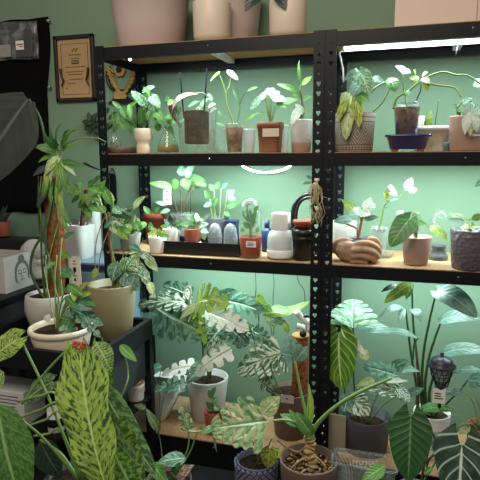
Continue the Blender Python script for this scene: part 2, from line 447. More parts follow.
def rack(x0, label):
    root = thing('shelving_rack', label, 'shelf', (x0+WU/2, D/2, 0), 'black boltless shelving racks')
    e = .0015
    for x, sx in ((x0+e, 1), (x0+WU-e, -1)):
        post(root, x, 0, sx, 1); post(root, x, D, sx, -1)
    for z in (ZT, ZA, ZB, ZC):
        link('shelf_board', boxb(x0+.008, x0+WU-.008, .006, D-.006, z-.012, z), 'board', root, smooth=False)
        for y, nm in ((.003, 'front_beam'), (D-.003, 'rear_beam')):
            sg = 1 if nm == 'front_beam' else -1
            b = BM(); box(b, (x0+WU/2, y, z-.004-BH/2+.002), (WU-2*PW*.35, .003, BH-.002), None)
            box(b, (x0+WU/2, y+sg*.009, z-BH), (WU-.03, .018, .002)); box(b, (x0+WU/2, y+sg*.012, z-.014), (WU-.03, .022, .002))
            fb = link(nm, b, 'rack_black', root, smooth=False)
            if nm == 'front_beam':
                s = BM(); r = bmesh.ops.create_uvsphere(s, u_segments=10, v_segments=6, radius=.0035)['verts']
                bmesh.ops.translate(s, vec=(x0+WU/2+.02, y-.002, z-.022), verts=r); link('rivet', s, 'steel', fb)
        for x in (x0+.005, x0+WU-.005):
            link('side_beam', boxb(x-.0015, x+.0015, .03, D-.03, z-BH, z-.014), 'rack_black', root, smooth=False)
        link('cross_brace', boxb(x0+WU/2-.014, x0+WU/2+.014, .02, D-.02, z-.03, z-.0125), 'wire_white' if z == ZT else 'rack_black', root, smooth=False)  # top brace coloured pale to stand for the lamp light falling on it
    return root
rack(0, 'black metal shelving rack, the left one of the pair, under the big blush pots')
rack(WU, 'black metal shelving rack, the right one of the pair, under the cream box')

# ------------------------------------------------------------------ lamps
def area(name, loc, sx, sy, power, col, rot=(0, 0, 0), parent=None):
    l = bpy.data.lights.new(name, 'AREA'); l.shape = 'RECTANGLE'; l.size = sx; l.size_y = sy; l.energy = power; l.color = col
    o = bpy.data.objects.new(name, l); COL.objects.link(o); o.rotation_euler = rot
    if parent: o.parent = parent; o.location = V(loc)-wpos(parent)
    else: o.location = loc
    return o
COOL = (.72, .96, .96)
def led(x0, x1, y, z, power, label, drop=.012):
    root = thing('led_light_bar', label, 'light', ((x0+x1)/2, y, z), 'white LED bars under the shelves')
    b = BM(); tube(b, [V((x0, y, z-drop)), V((x1, y, z-drop))], .0085, sides=12); link('tube', b, 'led_tube', root)
    link('batten', boxb(x0, x1, y-.011, y+.011, z-drop+.006, z), 'wire_white', root, smooth=False)
    for x in (x0-.006, x1+.006):
        link('end_cap', boxb(x-.006, x+.006, y-.011, y+.011, z-drop-.009, z), 'wire_white', root, smooth=False)
    area('led_light', ((x0+x1)/2, y, z-drop-.012), x1-x0, .03, power, COOL, parent=root)
    return root
ll = led(.11, .80, .05, ZT-.0125, 6.5, 'white LED bar under the top shelf of the left rack', .008)
rl = led(WU+.055, WU+.84, .10, ZT-.0305, 6.2, 'bright white LED bar under the top shelf of the right rack', .014)
b = BM(); ball(b, at(130, 59.3, .022), (.006, .006, .006), None, 10); link('end_light', b, 'led_tube', ll)
stem(rl, [(346, 50, .09), (340, 52, .05), (341, 60, .03), (343, 70, .03), (343.5, 82, .03)], .003, 'wire_white', nm='cord'); stem(rl, [(459, 42, .09), (457, 47, .09), (456, 54, .2)], .0022, 'wire_white', nm='cord')
led(.10, .82, .13, ZA-.0125, 9.8, 'white LED bar hidden under the second shelf of the left rack')
led(WU+.06, WU+.84, .13, ZA-.0125, 9.8, 'white LED bar hidden under the second shelf of the right rack')
led(.16, .80, .20, ZB-.0125, 5.4, 'white LED bar under the third shelf of the left rack, above the split leaves')
led(WU+.06, WU+.84, .20, ZB-.0125, 5.4, 'white LED bar under the third shelf of the right rack, above the tall stems')
# curved bar
root = thing('curved_light', 'curved glowing white light bar against the wall under the second shelf', 'light', at(266, 168, .36))
stem(root, [(240, 163.5, .36), (246, 168, .36), (256, 171.6, .36), (267, 172.6, .36), (278, 171, .36), (287, 168, .36), (293, 163.5, .36)], .0046, 'led_tube', nm='tube', sides=10)
# room light: one ceiling lamp behind the camera, and the dim room itself
area('ceiling_lamp', (.6, -1.75, 2.72), 1.2, 1.2, 40, (1, .9, .74), (math.radians(24), 0, 0))
w = bpy.data.worlds.new('world'); SC.world = w; w.use_nodes = True
w.node_tree.nodes['Background'].inputs[0].default_value = (1, .95, .87, 1); w.node_tree.nodes['Background'].inputs[1].default_value = .25
vs = SC.view_settings; vs.view_transform = 'Standard'; vs.look = 'None'; vs.gamma = 1; vs.exposure = 0; vs.use_curve_mapping = False
# ------------------------------------------------------------------ shared small things
def leaves(root, Y, mat, spec, shape='ovate', origin=None, r=.0016, smat='stem_green', jit=.02, **k):
    """several leaves: (px0, py0, px1, py1, width); each hangs on a petiole from origin when given"""
    for s in spec:
        y0 = Y+random.uniform(-jit, jit); y1 = y0+random.uniform(-jit, jit)*1.5
        kk = dict(k); m = mat; sh = shape
        for e in s[5:]:
            if e in MATS: m = e
            elif e in PROF: sh = e
        if origin is not None:
            S = at(*origin) if not isinstance(origin, V) else origin
            A = at(s[0], s[1], y0); stem(root, [S, (S+A)/2+V((0, 0, .012)), A], r, smat, r*.7)
        leaf(root, (s[0], s[1], y0), (s[2], s[3], y1), s[4], m, sh, **kk)
def card(root, quad_px, Y, mat, nm='label', th=.0012, strokes=(), ink='ink', label=None, bend=0):
    """small flat card from its pixel box (l, r, t, b); strokes = (f0, f1, g0, g1) dark marks on it"""
    l, r, t, b = quad_px; A, B = at(l, t, Y), at(r, b, Y)
    o = link(nm, boxb(A.x, B.x, Y-th/2, Y+th/2, B.z, A.z), mat, root, smooth=False, label=label)
    if strokes:
        bm = BM()
        for f0, f1, g0, g1 in strokes:
            x0, x1 = A.x+(B.x-A.x)*f0, A.x+(B.x-A.x)*f1; z1, z0 = A.z+(B.z-A.z)*g0, A.z+(B.z-A.z)*g1
            box(bm, ((x0+x1)/2, Y-th/2-.0003, (z0+z1)/2), (abs(x1-x0), .0005, abs(z1-z0)))
        link('print', bm, ink, o, smooth=False)
    return o
def lines(n, g0=.3, g1=.8, f0=.15, f1=.85):
    return [(f0, f1-random.uniform(0, .2), g0+(g1-g0)*i/n, g0+(g1-g0)*(i+.45)/n) for i in range(n)]
def cup(root, l, r, top, Y, z, tap, mat, soil=None, sl=.1, sh=.92, nm='cup', seg=24, sq=None):
    """clear cup as a thin shell, with an optional plug of soil inside"""
    c = at((l+r)/2, top, Y); R = (r-l)/2/scl(c); h = c.z-z; th = .0016; rb = R*tap
    P = [(0, .0), (rb, 0), (R, h-.004), (R*1.05, h-.004), (R*1.05, h), (R-th, h), (rb-th, .002), (0, .002)]
    o = link(nm, lathe(BM(), V((c.x, Y, z)), P, seg, wob=sq), mat, root)
    if soil:
        k = .93; h1 = h*sh
        rt_ = (rb+(R-rb)*sh)*k
        P = [(0, .004), (rb*k, .004), (rt_, h1), (0, h1+.002)]
        link('soil', lathe(BM(), V((c.x, Y, z)), P, seg, wob=sq), soil, root)
    return V((c.x, Y, z+h*sh)), R
E_ = .02

# ------------------------------------------------------------------ on top of the racks
def big_pot(px, pyr, Y, rb, rt_, h, label):
    c = at(px, pyr, Y); root = thing('ceramic_pot', label, 'pot', (c.x, Y, ZT), 'big glazed pots on top of the racks')
    o = link('body', lathe(BM(), (c.x, Y, ZT), [(0, 0), (rb*.97, 0), (rb, .006), (rb+(rt_-rb)*.45, h*.4), (rt_, h*.9), (rt_*1.04, h*.93), (rt_*1.05, h), (rt_*.96, h), (rt_*.9, h*.9), (rb*.9, .02), (0, .02)], 48), 'blush', root)
    link('soil', lathe(BM(), (c.x, Y, ZT), [(0, h*.86), (rt_*.9, h*.86)], 32), 'soil', root)
    return root
p = big_pot(151, 42, .19, .130, .163, .24, 'big glossy blush pot on the left end of the rack top')
p2 = big_pot(229, 37, .262, .112, .134, .24, 'big dull blush pot behind the two small cream pots')
root, top, R = PT('potted_plant', 'small cream round-footed pot with dry brown stems on the rack top', 'plant', 192.5, 231, 3, .085, ZT, .97, 'cream', 'round')
for a, b in ((199, 195), (206, 203), (213, 214), (219, 224)):
    stem(root, [top+V(((a-211)/260, 0, 0)), at((a+b)/2, 4, .09), at(b, -14, .09)], .004, 'stem_brown', .003)
root, top, R = PT('potted_plant', 'small cream pot with dark drooping leaves on the rack top, nearest the posts', 'plant', 269, 307, 1, .085, ZT, .97, 'cream', 'round')
pl(root, top, (262, -12, .06), (245, 12, .03), 17, 'lf_dark', 'ovate', bow=(0, 0, .06))
pl(root, top, (276, -12, .03), (285, 9, .005), 15, 'lf_dark', 'ovate', bow=(0, 0, .05))
pl(root, top, (292, -14, .06), (306, -16, .03), 16, 'lf_dark', 'ovate', bow=(0, 0, .05))
A, B = at(394.5, 24, .03), at(476, 18, .03)
root = thing('cardboard_box', 'plain cream cardboard box lying on top of the right rack', 'box', ((A.x+B.x)/2, .16, ZT))
link('body', boxb(A.x, B.x+.09, .02, .3, ZT, ZT+.16, .002), 'cardboard', root, smooth=False)
link('flap', boxb(A.x-.001, B.x+.091, .019, .16, ZT+.1585, ZT+.162), 'cardboard', root, smooth=False)
link('seam', boxb(B.x, B.x+.002, .0185, .021, ZT+.002, ZT+.158), 'tan_pink', root, smooth=False)

# ------------------------------------------------------------------ second shelf (eye level), left rack
# glass bulb on a saucer
c = at(114, 148, .09); root = thing('propagation_jar', 'round glass jar of roots with trailing leaves beside the footed cup', 'jar', (c.x, .09, ZA))
link('jar', lathe(BM(), (c.x, .09, ZA+.012), [(0, 0), (.02, 0), (.032, .02), (.03, .042), (.014, .062), (.013, .078), (.012, .078), (.0125, .062), (.028, .042), (.03, .02), (.019, .003), (0, .003)], 24), 'glass', root)
b = BM()
for i in range(16):
    a = random.random()*6.28; q = V((c.x, .09, ZA+.02)); r_ = .021
    tube(b, [q+V((r_*math.cos(a+k*.9)*random.uniform(.3, 1), r_*math.sin(a+k*.9), k*.009)) for k in range(4)], .0016, .001, 5, 3)
link('roots', b, 'dry_root', root)
link('saucer', lathe(BM(), (at(122, 148, .09).x, .09, ZA), [(0, 0), (.058, 0), (.062, .026), (.06, .026), (.055, .004), (0, .004)], 32), 'terra_brown', root)
o = V((c.x, .09, ZA+.085))
leaves(root, .09, 'lf_green', [(117, 116, 126, 134, 8), (112, 101, 123, 111, 5, 'lance'), (120, 108, 130, 122, 6), (125, 112, 138, 101, 6, 'lance', 'lf_bright'), (129, 104, 131, 121, 6, 'lance', 'lf_bright'), (126, 118, 132, 134, 7),
    (118, 113, 108, 120, 7, 'lf_green'), (113, 122, 104, 133, 7, 'lf_dark'), (132, 118, 136, 128, 6, 'lf_bright'), (110, 108, 101, 118, 6, 'lf_dark'), (108, 127, 114, 121, 5, 'lf_yellow')], origin=o)
# cream footed cup
c = at(143.5, 138, .07); root = thing('footed_cup_planter', 'pale cream egg-cup shaped planter with glossy heart leaves', 'plant', (c.x, .07, ZA))
link('pot', lathe(BM(), (c.x, .07, ZA), [(0, 0), (.027, 0), (.0285, .003), (.0285, .034), (.025, .041), (.033, .05), (.0365, .06), (.0365, .097), (.035, .099), (.033, .096), (.031, .085), (0, .085)], 36), 'cream', root)
link('soil', lathe(BM(), (c.x, .07, ZA), [(0, .092), (.033, .09)], 24), 'soil', root)
o = V((c.x, .07, ZA+.09))
leaves(root, .07, 'lf_bright', [(145, 104, 131, 91, 11, 'lf_mint'), (149, 93, 143, 88, 8), (152, 97, 160, 108, 11, 'lf_mint'), (148, 94, 150, 105, 9), (142, 123, 141, 106, 9, 'lf_green'), (151, 102, 157, 117, 10, 'lf_mint'),
    (156, 112, 164, 122, 9), (150, 112, 147, 121, 7), (144, 91, 155, 87, 8, 'lf_mint'), (140, 96, 143, 103, 7)], 'heart', origin=o)
# conical flask
c = at(168, 140, .12); root = thing('glass_flask', 'conical glass flask of amber water with bushy cuttings on the eye-level shelf', 'jar', (c.x, .12, ZA))
link('flask', lathe(BM(), (c.x, .12, ZA), [(0, 0), (.046, 0), (.048, .006), (.044, .03), (.02, .085), (.018, .1), (.022, .106), (.02, .106), (.016, .098), (.018, .083), (.042, .028), (.045, .006), (0, .003)], 28), 'glass', root)
link('water', lathe(BM(), (c.x, .12, ZA), [(0, .004), (.044, .006), (.041, .03), (.038, .036), (0, .036)], 28), 'water_amber', root)
o = V((c.x, .12, ZA+.1)); stem(root, [V((c.x, .12, ZA+.02)), o], .003)
sp = []
for i in range(16):
    a = random.uniform(154, 181); b_ = random.uniform(97, 126); sp.append((a, b_, a+random.uniform(-8, 8), b_+random.uniform(2, 11), random.uniform(6, 9), random.choice(['lf_bright', 'lf_bright', 'lf_mint', 'lf_green'])))
leaves(root, .13, 'lf_bright', sp, 'heart', origin=o)
# big clear pot with stakes
c = at(197, 108, .10); root = thing('clear_planter', 'tall clear plastic planter of dark soil with two thin black stakes', 'plant', (c.x, .10, ZA))
o, R = cup(root, 179.5, 214.5, 109, .10, ZA, .86, 'clear_bin', sq=squarish(5), seg=40)
k = .029
link('soil', box(BM(), (c.x-.002, .10, ZA+.1), (.080, .08, .13), None, .008), 'soil_dark', root)
for a, b_ in (((180, 72, .09), (184, 118, .10)), ((207, 68, .09), (204, 118, .09))):
    stem(root, [at(*a), at(*b_)], .0032, 'stake_black', nm='support_stake')
stem(root, [(180, 126, .07), (174, 116, .07), (171, 105, .07)], lambda f: .004+.012*f, 'dry_leaf', nm='dry_leaf')
leaf(root, (200, 94, .08), (172, 122, .07), 13, 'lf_pink', 'lance', n=(-.6, -.6, .5), arch=.3, nm='dry_leaf')
stem(root, [(173, 106, .07), (180, 98, .075), (190, 95, .08), (202, 93, .08), (210, 98, .09)], .006, 'dry_leaf', .002, nm='dry_leaf')
leaves(root, .14, 'lf_mint', [(188, 107, 200, 101, 5, 'lance'), (200, 106, 209, 98, 5), (208, 107, 216, 104, 6, 'lf_white'), (210, 112, 217, 109, 6, 'lf_white'), (196, 108, 203, 111, 5, 'lf_white'), (212, 101, 208, 93, 4)], origin=V((c.x, .11, ZA+.16)))
# bluish tumbler between
root = thing('clear_cup', 'small empty bluish clear cup behind the tall cuttings cup', 'cup', (at(219, 140, .2).x, .2, ZA), 'clear cups on the eye-level shelf'); cup(root, 213, 226, 129, .2, ZA, .85, 'clear_plastic')
# clear cup with the tall cutting
c = at(234.5, 124, .09); root = thing('cup_cutting', 'clear cup of brown soil with a tall forked pale cutting', 'plant', (c.x, .09, ZA))
o, R = cup(root, 225, 244, 124, .09, ZA, .76, 'clear_plastic', 'soil_pale', sh=.88)
stem(root, [o, (231, 116, .09), (227, 106, .09), (226, 95, .09), (228, 88, .09)], .0035, 'stem_lime', .0025)
stem(root, [(226, 95, .09), (223, 84, .09), (219, 73, .09)], .0026, 'stem_lime', .0018); stem(root, [(227, 92, .09), (230, 83, .09), (231, 72, .09)], .0026, 'stem_pale', .0018)
leaf(root, (219, 73, .09), (210, 82, .08), 7, 'lf_lime', 'heart', n=(-.5, -.6, .6)); leaf(root, (229, 72, .09), (238, 80, .08), 6, 'lf_white', 'heart')
stem(root, [o+V((.006, 0, 0)), (240, 108, .1), (237, 96, .1), (232, 86, .1)], .0022, 'stem_dark', .001); stem(root, [(240, 104, .1), (243, 96, .1), (248, 91, .1)], .002, 'stem_dark')
leaf(root, (247, 91, .1), (258, 87, .1), 3.5, 'lf_green', 'lance'); leaf(root, (239, 104, .1), (232, 88, .1), 3, 'lf_green', 'lance')
leaves(root, .09, 'lf_green', [(224, 126, 216, 123, 4), (222, 116, 218, 110, 4)], origin=o)
# frosted cup
root = thing('clear_cup', 'frosted cup with one narrow leaf between the cuttings and the brown pot', 'plant', (at(250, 140, .12).x, .12, ZA)); o, R = cup(root, 243.5, 255.5, 129, .12, ZA, .85, 'frosted')
pl(root, V((o.x, .12, ZA+.03)), (246, 120, .11), (258, 113, .1), 5, 'lf_bright', 'lance')
# brown square pot with a label
c = at(270.5, 122, .07); root = thing('brown_pot', 'brown square plastic pot with a blank cream label and pale leaves', 'plant', (c.x, .07, ZA))
add_pot(root, V((c.x, .07, ZA)), .037, .045, .111, 'brown_plastic', 'lip', sq=squarish(7), seg=40)
card(root, (262.5, 279, 128.5, 136.5), .07-.0465, 'cream', 'label')
o = V((c.x, .07, ZA+.1))
leaves(root, .07, 'lf_mint', [(262, 97, 250, 110, 9, 'lf_mint'), (266, 96, 258, 98, 10, 'lf_white'), (268, 95, 274, 88, 10, 'lf_white'), (270, 97, 280, 92, 9, 'lf_white'), (272, 98, 288, 101, 9), (276, 105, 299, 99, 9, 'lf_bright'), (264, 93, 270, 90, 8, 'lf_white'), (266, 114, 256, 113, 4, 'lf_bright'), (279, 106, 287, 108, 6, 'lf_bright')], origin=o, smat='stem_lime')
# green tinted cup
root = thing('clear_cup', 'dim translucent cup half hidden behind the brown square pot', 'cup', (at(285, 140, .2).x, .2, ZA)); cup(root, 279.5, 288.5, 125, .2, ZA, .85, 'frosted')
# two-tone pot by the post
c = at(301.5, 119, .06); root = thing('white_pot', 'grey-white pot with a brown lower band beside the rack posts', 'plant', (c.x, .06, ZA))
add_pot(root, V((c.x, .06, ZA)), .034, .0405, .118, 'grey_white', 'taper'); link('band', lathe(BM(), (c.x, .06, ZA), [(.0346, .001), (.0352, .002), (.0375, .034), (.037, .036)], 36), 'tan_pink', root)
o = V((c.x, .06, ZA+.1)); stem(root, [o, (304, 108, .06), (300, 96, .06), (301, 84, .06)], .004, 'stem_green', .003); stem(root, [o+V((-.004, 0, 0)), (302, 100, .055), (299, 90, .055)], .003, 'stem_brown')
leaf(root, (301, 85, .06), (299, 60, .05), 5, 'lf_bright', 'lance', n=(-.5, -.8, .1)); leaf(root, (299, 92, .06), (276, 84, .04), 7, 'lf_bright', 'ovate'); leaf(root, (300, 96, .06), (292, 95, .03), 7, 'lf_green')
leaf(root, (302, 85, .06), (312, 76, .08), 6, 'lf_lime'); leaf(root, (303, 101, .07), (312, 96, .08), 7, 'lf_green'); leaf(root, (300, 107, .05), (291, 126, .01), 9, 'lf_white'); leaf(root, (302, 112, .05), (295, 104, .03), 8, 'lf_white', 'heart')

# ------------------------------------------------------------------ second shelf, right rack
def pattern_mat():
    t = NT('pattern'); b = t.n('ShaderNodeBsdfPrincipled'); t.l(b.outputs[0], t.out.inputs[0]); b.inputs['Roughness'].default_value = .6
    tc = t.n('ShaderNodeTexCoord'); s = t.n('ShaderNodeSeparateXYZ'); t.l(tc.outputs['Object'], s.inputs[0])
    ang = t.math('ARCTAN2', s.outputs[1], s.outputs[0]); X = t.math('FRACT', t.math('MULTIPLY', ang, 7/(2*PI)))
    ax = t.math('MULTIPLY', t.math('ABSOLUTE', t.math('SUBTRACT', X, .5)), .085)
    az = t.math('ABSOLUTE', t.math('SUBTRACT', s.outputs[2], .062)); d = t.math('ADD', ax, az)
    line = t.math('LESS_THAN', t.math('ABSOLUTE', t.math('SUBTRACT', t.math('FRACT', t.math('MULTIPLY', d, 75)), .5)), .17)
    inside = t.math('LESS_THAN', az, .036)
    l1 = t.math('MULTIPLY', line, inside)
    band = t.math('LESS_THAN', t.math('ABSOLUTE', t.math('SUBTRACT', t.math('FRACT', t.math('MULTIPLY', s.outputs[2], 62)), .5)), .12)
    l2 = t.math('MULTIPLY', band, t.math('SUBTRACT', 1, inside))
    dots = t.math('LESS_THAN', t.math('ADD', t.math('ABSOLUTE', t.math('SUBTRACT', t.math('FRACT', t.math('MULTIPLY', ang, 6)), .5)), t.math('MULTIPLY', t.math('ABSOLUTE', t.math('SUBTRACT', s.outputs[2], .015)), 90)), .42)
    f = t.math('MAXIMUM', t.math('MAXIMUM', l1, l2), dots)
    t.l(t.mix(f, srgb('a39588'), srgb('5c514c')), b.inputs['Base Color']); MATS['pattern'] = t.m
pattern_mat()
c = at(355, 116, .09); root = thing('patterned_pot', 'grey-brown pot carved with diamond pattern and a pale variegated plant', 'plant', (c.x, .09, ZA))
add_pot(root, V((c.x, .09, ZA)), .066, .0735, .138, 'pattern', 'taper'); o = V((c.x, .09, ZA+.12))
stem(root, [o, (353, 105, .07), (357, 92, .06)], .005, 'stem_lime', .003)
stem(root, [o+V((.03, 0, 0)), (380, 105, .08), (390, 88, .07), (392, 80, .07)], .003, 'stem_lime'); stem(root, [(366, 97, .06), (378, 86, .065), (392, 80, .07)], .0035, 'stem_pale')
leaf(root, (366, 78, .06), (352, 97, .02), 22, 'lf_silver', 'heart', n=(-.1, -.7, .7)); leaf(root, (360, 72, .05), (370, 96, .01), 19, 'lf_mint', 'heart', n=(.1, -.8, .6)); leaf(root, (363, 74, .05), (344, 80, .02), 16, 'lf_silver', 'ovate')
leaf(root, (352, 95, .05), (346, 140, .0), 17, 'lf_cream', 'oblong', n=(-.3, -.9, .2), wave=.04); leaf(root, (347, 99, .04), (338, 122, .0), 11, 'lf_yellow', 'ovate', n=(-.4, -.8, .2)); leaf(root, (356, 96, .04), (359, 128, .0), 11, 'lf_yellow', 'oblong', n=(.3, -.9, .2), wave=.04)
leaf(root, (354, 92, .04), (370, 103, .01), 11, 'lf_bright', 'ovate'); leaf(root, (391, 80, .07), (395, 92, .05), 14, 'lf_green', 'heart', n=(.1, -.8, .7)); leaf(root, (372, 78, .06), (384, 82, .05), 9, 'lf_teal', 'ovate')
leaf(root, (386, 82, .07), (398, 79, .06), 6, 'lf_cream', 'ovate'); leaf(root, (347, 92, .04), (340, 104, .02), 7, 'lf_cream', 'ovate')
# navy dish and the clear cup on it
c = at(408, 140, .08); root = thing('navy_dish', 'shallow glossy navy blue bonsai dish under a clear cup of soil', 'dish', (c.x, .08, ZA)); rs = squarish(6)
link('dish', lathe(BM(), (c.x, .08, ZA), [(0, .008), (.056, .008), (.058, .01), (.07, .05), (.076, .051), (.076, .058), (.067, .058), (.055, .016), (0, .016)], 48, 1.05, .75, rs), 'navy', root)
b = BM()
for sx in (-1, 1):
    for sy in (-1, 1): box(b, (c.x+sx*.044, .08+sy*.03, ZA+.005), (.022, .018, .01), None, .002)
link('feet', b, 'terracotta', root)
cz = ZA+.017; c = at(407, 104, .08); root = thing('cup_cutting', 'clear cup of brown soil standing in the navy dish, with a long arching stem', 'plant', (c.x, .08, cz))
o, R = cup(root, 394, 420.5, 103, .08, cz, .72, 'clear_plastic', 'soil_pale', sh=.9)
stem(root, [o, (404, 92, .08), (403, 83, .07), (403, 74, .07)], .003, 'stem_lime', .002); leaf(root, (407, 73, .07), (395, 66, .05), 9, 'lf_white', 'ovate', n=(0, -.8, .6)); leaf(root, (402, 71, .06), (411, 73, .04), 8, 'lf_white', 'ovate')
stem(root, [(393, 109, .06), (397, 98, .06), (407, 92, .06), (417, 84, .06), (424, 80, .06)], .004, 'stem_lime', .003)
stem(root, [(424, 80, .06), (432, 75, .06), (444, 72, .06), (456, 75, .06), (466, 75, .06), (475, 80, .06), (486, 88, .06)], .0035, 'stem_lime', .0025)
stem(root, [(424, 79, .06), (432, 84, .05), (444, 86, .05), (455, 88, .05), (461, 97, .05)], .004, 'stem_pale', .0025)
stem(root, [o+V((.02, 0, 0)), (420, 92, .07), (421, 84, .07)], .002, 'black_plastic', nm='support_stake')
for s in [(418, 80, 409, 78, 7, 'lf_yellow'), (418, 76, 411, 84, 6, 'lf_lime'), (422, 78, 430, 84, 8, 'lf_cream'), (425, 82, 428, 91, 7, 'lf_yellow'), (422, 76, 428, 72, 6, 'lf_cream'), (416, 74, 413, 70, 6, 'lf_yellow'), (410, 90, 404, 98, 4, 'lf_bright')]:
    leaf(root, (s[0], s[1], .06), (s[2], s[3], .04), s[4], s[5])
# grey-white tray with a little pot
c = at(431, 131, .22); root = thing('grey_tray', 'pale grey square tub with a thin stake behind the navy dish', 'planter', (c.x, .22, ZA))
add_pot(root, V((c.x, .22, ZA)), .058, .07, .092, 'grey_white', 'lip', sq=squarish(7), seg=40, sd=.012); stem(root, [(434, 134, .2), (436, 118, .2), (439, 99, .2)], .0026, 'stem_dark', .0015, nm='support_stake')
link('block', lathe(BM(), at(420, 130, .2), [(0, 0), (.016, 0), (.016, .013), (.0165, .014), (.0165, .05), (0, .05)], 20), 'cream', root)
leaf(root, (427, 131, .2), (431, 109, .19), 6, 'lf_lime', 'lance'); leaf(root, (425, 131, .2), (426, 118, .19), 4, 'lf_bright', 'lance')
root = thing('small_black_pot', 'tiny black pot squeezed between the grey tub and the tan-pink pot', 'pot', (at(447, 145, .16).x, .16, ZA)); add_pot(root, V((at(447, 145, .16).x, .16, ZA)), .012, .015, .032, 'dark_grey', sd=.006)
c = at(468, 120, .08); root = thing('tan_pot', 'tan-pink pot with a white butterfly-shaped leaf and a tag', 'plant', (c.x, .08, ZA)); add_pot(root, V((c.x, .08, ZA)), .054, .062, .118, 'tan_pink')
o = V((c.x, .08, ZA+.1)); leaf(root, (467, 118, .03), (465, 106, .015), 8, 'lf_white'); leaf(root, (474, 117, .03), (478, 106, .015), 8, 'lf_white'); leaf(root, (468, 113, .02), (465, 135, .0), 9, 'lf_white', 'ovate', n=(-.3, -1, .1)); leaf(root, (473, 113, .02), (477, 133, .0), 10, 'lf_white', 'ovate', n=(.3, -1, .1)); leaf(root, (470, 118, .02), (470, 137, .0), 7, 'lf_cream')
stem(root, [o, (468, 118, .05), (470, 115, .03)], .003, 'stem_pale')
stem(root, [o+V((-.03, 0, 0)), (456, 112, .1), (462, 102, .1), (470, 100, .1), (475, 108, .1)], .004, 'stem_green', .003)
leaves(root, .11, 'lf_teal', [(458, 110, 453, 104, 6), (462, 103, 473, 98, 7), (472, 102, 478, 112, 6), (459, 112, 456, 119, 6, 'lf_green')], origin=o)
card(root, (472, 482, 128.5, 136), .08-.062, 'paper', 'tag', strokes=lines(2))
leaf(root, (484, 82, .1), (473, 86, .08), 12, 'lf_mint', 'ovate'); stem(root, [o+V((.05, 0, 0)), (489, 100, .1), (484, 82, .1)], .0022)

# ------------------------------------------------------------------ third shelf, left rack
z = ZB
root, o, R = PT('terracotta_pot', 'low terracotta bowl with a stick at the back of the third shelf', 'pot', 143.5, 166.5, 213, .27, z, .8, 'terra_shaded', 'lip'); stem(root, [o+V((.04, 0, -.02)), (165, 214, .25), (165, 204, .25)], .003, 'stem_brown')
leaf(root, (150, 214, .26), (143, 206, .25), 6, 'lf_green'); leaf(root, (154, 214, .26), (160, 207, .25), 5, 'lf_green')
root, o, R = PT('potted_plant', 'low translucent bowl of thin brown stems with mint and lime leaves and a hanging tag', 'plant', 170, 199, 213, .28, z, .75, 'clear_plastic')
for pts in ([(177, 213, .28), (174, 200, .27), (169, 190, .26)], [(183, 213, .28), (185, 202, .27), (188, 193, .27), (193, 183, .26)], [(186, 213, .28), (189, 200, .27), (194, 188, .26)], [(181, 213, .28), (181, 200, .28), (180, 190, .28)]):
    stem(root, pts, .0028, 'stem_brown', .002)
stem(root, [(190.5, 214, .27), (190.5, 182, .27)], .0015, 'wire', nm='support_stake')
leaves(root, .26, 'lf_bright', [(172, 187, 149, 183, 8), (178, 180, 172, 190, 10), (184, 178, 188, 190, 11), (188, 177, 206, 181, 8, 'lf_green'), (194, 181, 199, 189, 7, 'lf_bright'), (182, 176, 181, 165, 9, 'lf_mint'), (185, 176, 194, 166, 9, 'lf_mint'), (187, 178, 189, 166, 7, 'lf_mint'), (168, 205, 155, 202, 5, 'lf_mint'), (170, 210, 160, 213, 5, 'lf_mint'), (195, 182, 206, 186, 6)], 'ovate')
card(root, (163, 171.5, 187, 205), .25, 'grey_white', 'tag', strokes=[(.3, .7, .2, .28), (.4, .6, .4, .5), (.35, .65, .65, .72)], ink='ink_grey')
# black tray
A, B = at(163, 238, .05), at(239, 238, .05); tr = thing('black_tray', 'long shallow black tray holding small pots and clear domes', 'tray', ((A.x+B.x)/2, .11, z))
b = BM(); x0, x1, y0, y1, h = A.x, B.x, .05, .19, .05
box(b, ((x0+x1)/2, (y0+y1)/2, z+.002), (x1-x0, y1-y0, .004)); box(b, ((x0+x1)/2, y0, z+h/2), (x1-x0, .003, h)); box(b, ((x0+x1)/2, y1, z+h/2), (x1-x0, .003, h)); box(b, (x0, (y0+y1)/2, z+h/2), (.003, y1-y0, h)); box(b, (x1, (y0+y1)/2, z+h/2), (.003, y1-y0, h))
link('tray', b, 'black_plastic', tr, smooth=False); link('rim', box(box(BM(), ((x0+x1)/2, y0-.003, z+h), (x1-x0+.012, .008, .004)), ((x0+x1)/2, y1+.003, z+h), (x1-x0+.012, .008, .004)), 'black_plastic', tr, smooth=False)
zt = z+.0045
root, o, R = PT('small_pot', 'small white pot of dark leaves inside the black tray', 'plant', 162.5, 180, 228, .115, zt, .85, 'white_pot')
leaves(root, .11, 'lf_dark', [(171, 225, 164, 219, 6), (172, 226, 178, 219, 6), (173, 227, 186, 222, 6, 'lf_green'), (169, 227, 160, 226, 5, 'lf_green'), (176, 228, 187, 228, 5), (171, 223, 170, 215, 5), (181, 225, 190, 227, 5, 'lf_green')], origin=o)
root, o, R = PT('small_pot', 'small red pot with a white stripe and trailing cream-edged leaves', 'plant', 184, 201, 228, .11, zt, .85, 'terracotta')
link('stripe', lathe(BM(), (o.x, .11, zt), [(R*.9, .02), (R*.985, .022), (R*1.0, .04), (R*.95, .041)], 30), 'paper', root)
leaves(root, .1, 'lf_albo', [(193, 226, 186, 232, 6, 'lf_green'), (196, 224, 204, 218, 6), (197, 226, 209, 224, 7), (195, 222, 190, 217, 5, 'lf_bright'), (200, 228, 205, 240, 8, 'lf_cream'), (198, 222, 196, 213, 6), (201, 230, 209, 233, 6), (203, 220, 210, 214, 6), (192, 220, 187, 214, 5, 'lf_mint')], origin=o)
root, o, R = PT('small_pot', 'small plain white pot at the shelf edge with a pale yellow-green sprout', 'plant', 148, 167, 236, .06, z, .82, 'white_pot')
